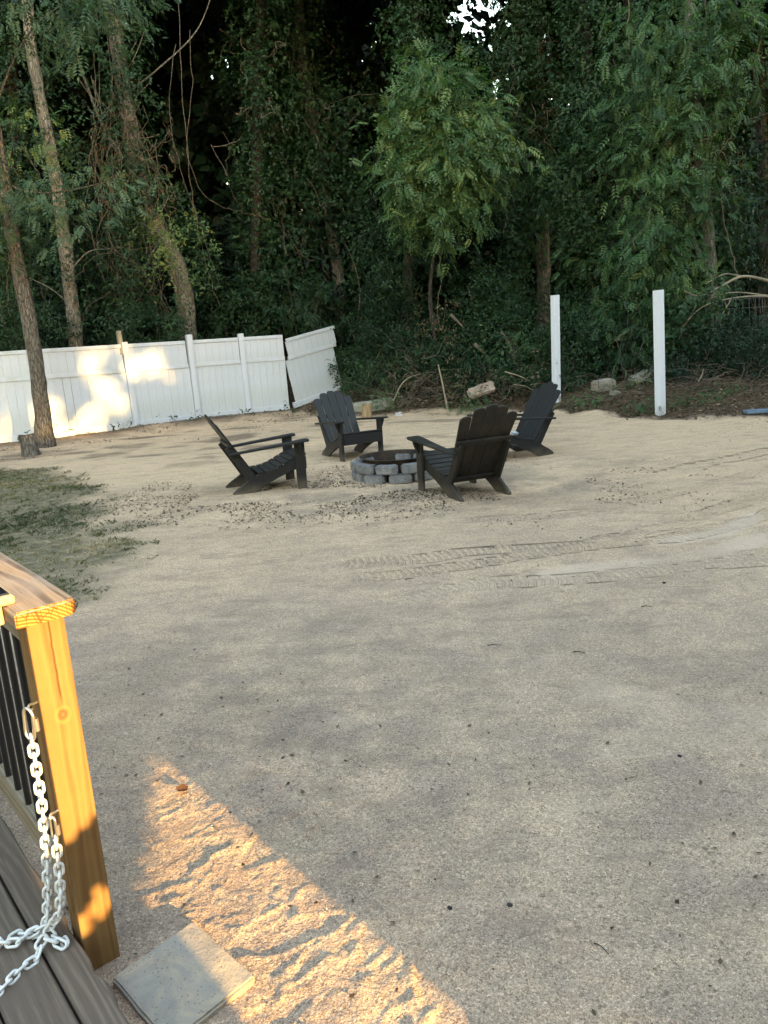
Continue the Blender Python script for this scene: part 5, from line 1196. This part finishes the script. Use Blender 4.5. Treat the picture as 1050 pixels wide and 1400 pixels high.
slab('pale chunk of rubble at the end of the concrete piece', 545, 566, 15.9, .14, .1, .08, (0, 0, .5), 'newvinyl', 9)
def stump(label, p, r, h, mat, top, lean=0.0):
    root = empty('tree_stump', tuple(p), 0, label, 'stump'); P = [(0, 0, -.1), (lean*.4, 0, h*.4), (lean, 0, h)]
    V, F = trunk_mesh(P, r, r*.85, 18, 14, 1.25, 9); o = obj('bark', raw_mesh('bark', V, F, True), mat, root)
    n = 18; V = np.array([(lean+r*.84*math.cos(t)*(1+.05*math.sin(3*t)), r*.84*math.sin(t), h-.012+.03*math.sin(t*2)) for t in np.linspace(0, 2*math.pi, n, endpoint=False)]+[(lean, 0, h)]); F = [(i, (i+1) % n, n) for i in range(n)]
    obj('cut_face', raw_mesh('cut_face', V, F), top, root)
g = on_ground(43, 622); stump('old brown stump leaning beside the foot of the slim tree', (g[0], g[1], gz(g[0], g[1])), .155, .36, M['bark'], M['bark_dark'], -.03)
g = at(502, 567, 15.9); stump('small split stump of fresh yellow wood behind the blue-black chair', (g[0], g[1], gz(g[0], g[1])), .11, .26, M['freshcut'], M['freshcut'])
p = on_ground(1052, 570); bp = obj('plastic_sheet', rough_block('plastic_sheet', .75, .22, .05, .012, .008, 4, 3, 6), M['blueplastic']); bp.location = (p[0], p[1], gz(p[0], p[1])+.03); bp.rotation_euler = (0, 0, R(-6)); tag(bp, 'faded blue plastic piece lying at the right edge below the shrubs', 'plastic')

# ------------------------------------------------------------------ loose stuff on the ground
def scatter_quads(name, P, size, mat, label, cat, rnd, aspect=.5, lift=.004, tilt=.35, parent=None):
    n = len(P); th = RNG.uniform(0, 2*np.pi, n); D = np.stack([np.cos(th), np.sin(th), RNG.normal(size=n)*tilt], 1); D = nrmz(D); N = np.stack([RNG.normal(size=n)*tilt, RNG.normal(size=n)*tilt, np.ones(n)], 1); N = nrmz(N-D*(N*D).sum(1, keepdims=True)); X = np.cross(D, N)
    s = size*RNG.uniform(.5, 1.5, n); asp = aspect*RNG.uniform(.6, 1.4, n)
    t = np.array([(0, -.5, .06), (.5, .05, 0), (0, .5, .08), (-.5, -.05, -.02)])
    V = P[:, None]+s[:, None, None]*(t[None, :, 0:1]*X[:, None]*asp[:, None, None]+t[None, :, 1:2]*D[:, None]+t[None, :, 2:3]*N[:, None]); V[..., 2] += lift+s[:, None]*.12
    o = obj(name, raw_mesh(name, V.reshape(-1, 3), np.arange(4*n).reshape(-1, 4), False, dict(rnd=np.repeat(rnd, 4))), mat, parent); tag(o, label, cat, kind='stuff'); return o
def ground_pts(n, fx, fy, keep=None, seed=0):
    x = fx(n); y = fy(n)
    if keep is not None: m = keep(x, y); x, y = x[m], y[m]
    return np.stack([x, y, base_z(x, y)], 1)
# leaf litter on the bank and along the fence
P = ground_pts(26000, lambda n: RNG.uniform(-3, 10, n), lambda n: RNG.uniform(10, 19, n), lambda x, y: (bank_d(x, y)+.5*fbm(x*1.6, y*1.6, 4, 12) > RNG.normal(size=len(x))*.12+.05))
scatter_quads('leaf_litter', P, .055, M['leaf_litter'], 'brown leaf litter covering the bank at the edge of the woods', 'leaf litter', RNG.random(len(P))**1.3)
def near_fence(x, y):
    ff = np.interp(x, [-12, -7.57, -6.75, -5.22, -4.08, -3.04, -2.08, -.5], [15.2, 15.4, 15.54, 16.7, 17.63, 18.29, 18.72, 18.4]); d = ff-y
    return (d > 0.05) & (d < np.abs(RNG.normal(size=len(x)))*1.9) & ((d < .8) | (fbm(x*1.6, y*2.4, 4, 68) > .05))
P = ground_pts(30000, lambda n: RNG.uniform(-9, .6, n), lambda n: RNG.uniform(12, 19, n), near_fence)
scatter_quads('fence_litter', P, .036, M['leaf_litter'], 'brown leaves and chips strewn along the foot of the white fence', 'leaf litter', RNG.random(len(P)))
# dark mulch chips round the fire pit
n = 17000; x = RNG.normal(-.5, 1.8, n); y = RNG.normal(8.15, .85, n)-.12*x; m = (fbm(x*2.2, y*2.2, 4, 14) > -.02+.25*np.clip(np.hypot((x+.4)/2.2, (y-8.0)/1.1)-.7, 0, 2)) & ((x-PC[0])**2+(y-PC[1])**2 > .36)
P = np.stack([x[m], y[m], base_z(x[m], y[m])], 1)
scatter_quads('mulch_chips', P, .021, M['leaf_litter'], 'dark mulch chips strewn over the sand round the fire pit', 'mulch', RNG.random(len(P))*.4, .6)
M['grit'] = simple('pale_quartz_grit', (.55, .48, .39), .7, .3, bump=0)
# sparse specks over the whole yard
n = 3000; x = RNG.uniform(-2.5, 6, n); y = 1.3+11*RNG.random(n)**1.3; m = fbm(x*.8, y*.8, 3, 24) > .0; P = np.stack([x[m], y[m], base_z(x[m], y[m])], 1)
scatter_quads('ground_specks', P, .016, M['leaf_litter'], 'tiny dark leaf scraps and grit scattered over the sand', 'debris', RNG.random(len(P))*.5, .6)
n = 900; x = RNG.uniform(-1.1, 3.5, n); y = RNG.uniform(1.3, 5, n); P = np.stack([x, y, base_z(x, y)], 1)
scatter_quads('pale_grit', P, .006, M['grit'], 'pale grains of grit in the sand near the deck', 'grit', RNG.random(len(P)), .8)
# grass, in tufts
n = 46000; x = RNG.uniform(-11, -1.2, n); y = RNG.uniform(3.2, 13.6, n); gm = grass_mask(x, y)*(.22+.78*sstep(-.25, .35, fbm(x*1.7, y*1.7, 4, 33))); m = RNG.random(n) < gm*.85; tx, ty = x[m], y[m]
per = RNG.integers(4, 13, len(tx)); ti = np.repeat(np.arange(len(tx)), per); n = len(ti); x = tx[ti]+RNG.normal(size=n)*.022; y = ty[ti]+RNG.normal(size=n)*.022
z = base_z(x, y); th = RNG.uniform(0, 2*np.pi, n); tall = RNG.uniform(.6, 1.5, len(tx))*(1+.6*(fbm(tx*2.3, ty*2.3, 3, 35) > .15)); hgt = RNG.uniform(.008, .024, n)*tall[ti]; ln = RNG.uniform(.3, 1.8, n)*hgt
wd = .0024+.0016*RNG.random(n); lx, ly = np.cos(th), np.sin(th)
V = np.stack([np.stack([x-ly*wd, y+lx*wd, z], 1), np.stack([x+ly*wd, y-lx*wd, z], 1), np.stack([x+lx*ln*.4+ly*wd*.8, y+ly*ln*.4-lx*wd*.8, z+hgt*.65], 1), np.stack([x+lx*ln, y+ly*ln, z+hgt*(1-.3*RNG.random(n))], 1)], 1)
gr = np.clip(.50+.8*fbm(x*1.1, y*1.1, 4, 36)+RNG.normal(size=len(tx))[ti]*.16+RNG.normal(size=n)*.14, 0, 1)
o = obj('grass', raw_mesh('grass', V.reshape(-1, 3), np.arange(4*n).reshape(-1, 4), False, dict(rnd=np.repeat(gr, 4))), M['leaf_grass']); tag(o, 'patchy short grass mixed with straw at the left of the yard', 'grass', kind='stuff')
# single bits one can pick out
def dead_leaf(px, py, size, label, rz):
    g = on_ground(px, py); bm = bmesh.new(); n = 14; out = []
    for i in range(n):
        t = 2*math.pi*i/n; r = size*(.55+.45*abs(math.cos(t*2.5))**.7); out.append(bm.verts.new((r*math.cos(t), r*math.sin(t)*.8, .35*r*abs(math.sin(t+.4))+.004)))
    c = bm.verts.new((0, 0, .002))
    for i in range(n): bm.faces.new((out[i], out[(i+1) % n], c))
    o = obj('dead_leaf', bm_mesh('dead_leaf', bm), M['deadleaf']); o.location = (g[0], g[1], gz(g[0], g[1])+.012); o.rotation_euler = (.3, .1, rz); tag(o, label, 'leaf')
M['deadleaf'] = simple('curled_dead_leaf', (0.07, 0.035, 0.022), .8, .2, var=.4, scale=40, bump=.2)
dead_leaf(249, 1084, .026, 'curled brown dead leaf on the sunlit sand', .6)
def twig(px, py, L_, r, rz, label):
    g = on_ground(px, py); P = [(-L_/2, 0, 0), (-L_*.1, L_*.06, .004), (L_/2, 0, .002)]; v, f = tube(smooth_path(P, 8), np.linspace(r, r*.5, 8), 6)
    o = obj('twig', raw_mesh('twig', v, f, True), M['darktwig']); o.location = (g[0], g[1], gz(g[0], g[1])+r); o.rotation_euler = (0, 0, rz); tag(o, label, 'twig')
M['darktwig'] = simple('dark_twig', (0.05, 0.038, 0.028), .9, .1, var=.4, bump=0)
for px, py, L_, r, rz, lb in [(822, 1298, .05, .0018, -1.0, 'short dark twig near the bottom right of the sand'), (884, 830, .06, .003, -.3, 'dark twig lying right of the tyre marks'), (676, 883, .07, .0025, -.2, 'thin dark twig on the sand left of the pale smear'), (792, 893, .06, .003, -.5, 'dark twig in the middle of the sand'), (560, 792, .06, .003, .3, 'bent twig beside the tyre marks')]: twig(px, py, L_, r, rz, lb)
M['pebble'] = simple('dark_pebble', (0.035, 0.033, 0.034), .7, .3, var=.3, bump=.2)
def pebble(px, py, r, label):
    g = on_ground(px, py); o = obj('pebble', rough_block('pebble', r*2, r*1.5, r*1.2, r*.35, r*.15, px, 1, 60), M['pebble']); o.location = (g[0], g[1], gz(g[0], g[1])+r*.3); o.rotation_euler = (0, 0, px); tag(o, label, 'pebble')
for px, py, r, lb in [(615, 1242, .007, 'round black pebble right of the sunlit sand'), (697, 1238, .008, 'black pebble lying right of the round one'), (929, 1034, .007, 'dark pebble at right in the grey sand'), (908, 797, .010, 'dark lump right of the pale wheel smear')]: pebble(px, py, r, lb)
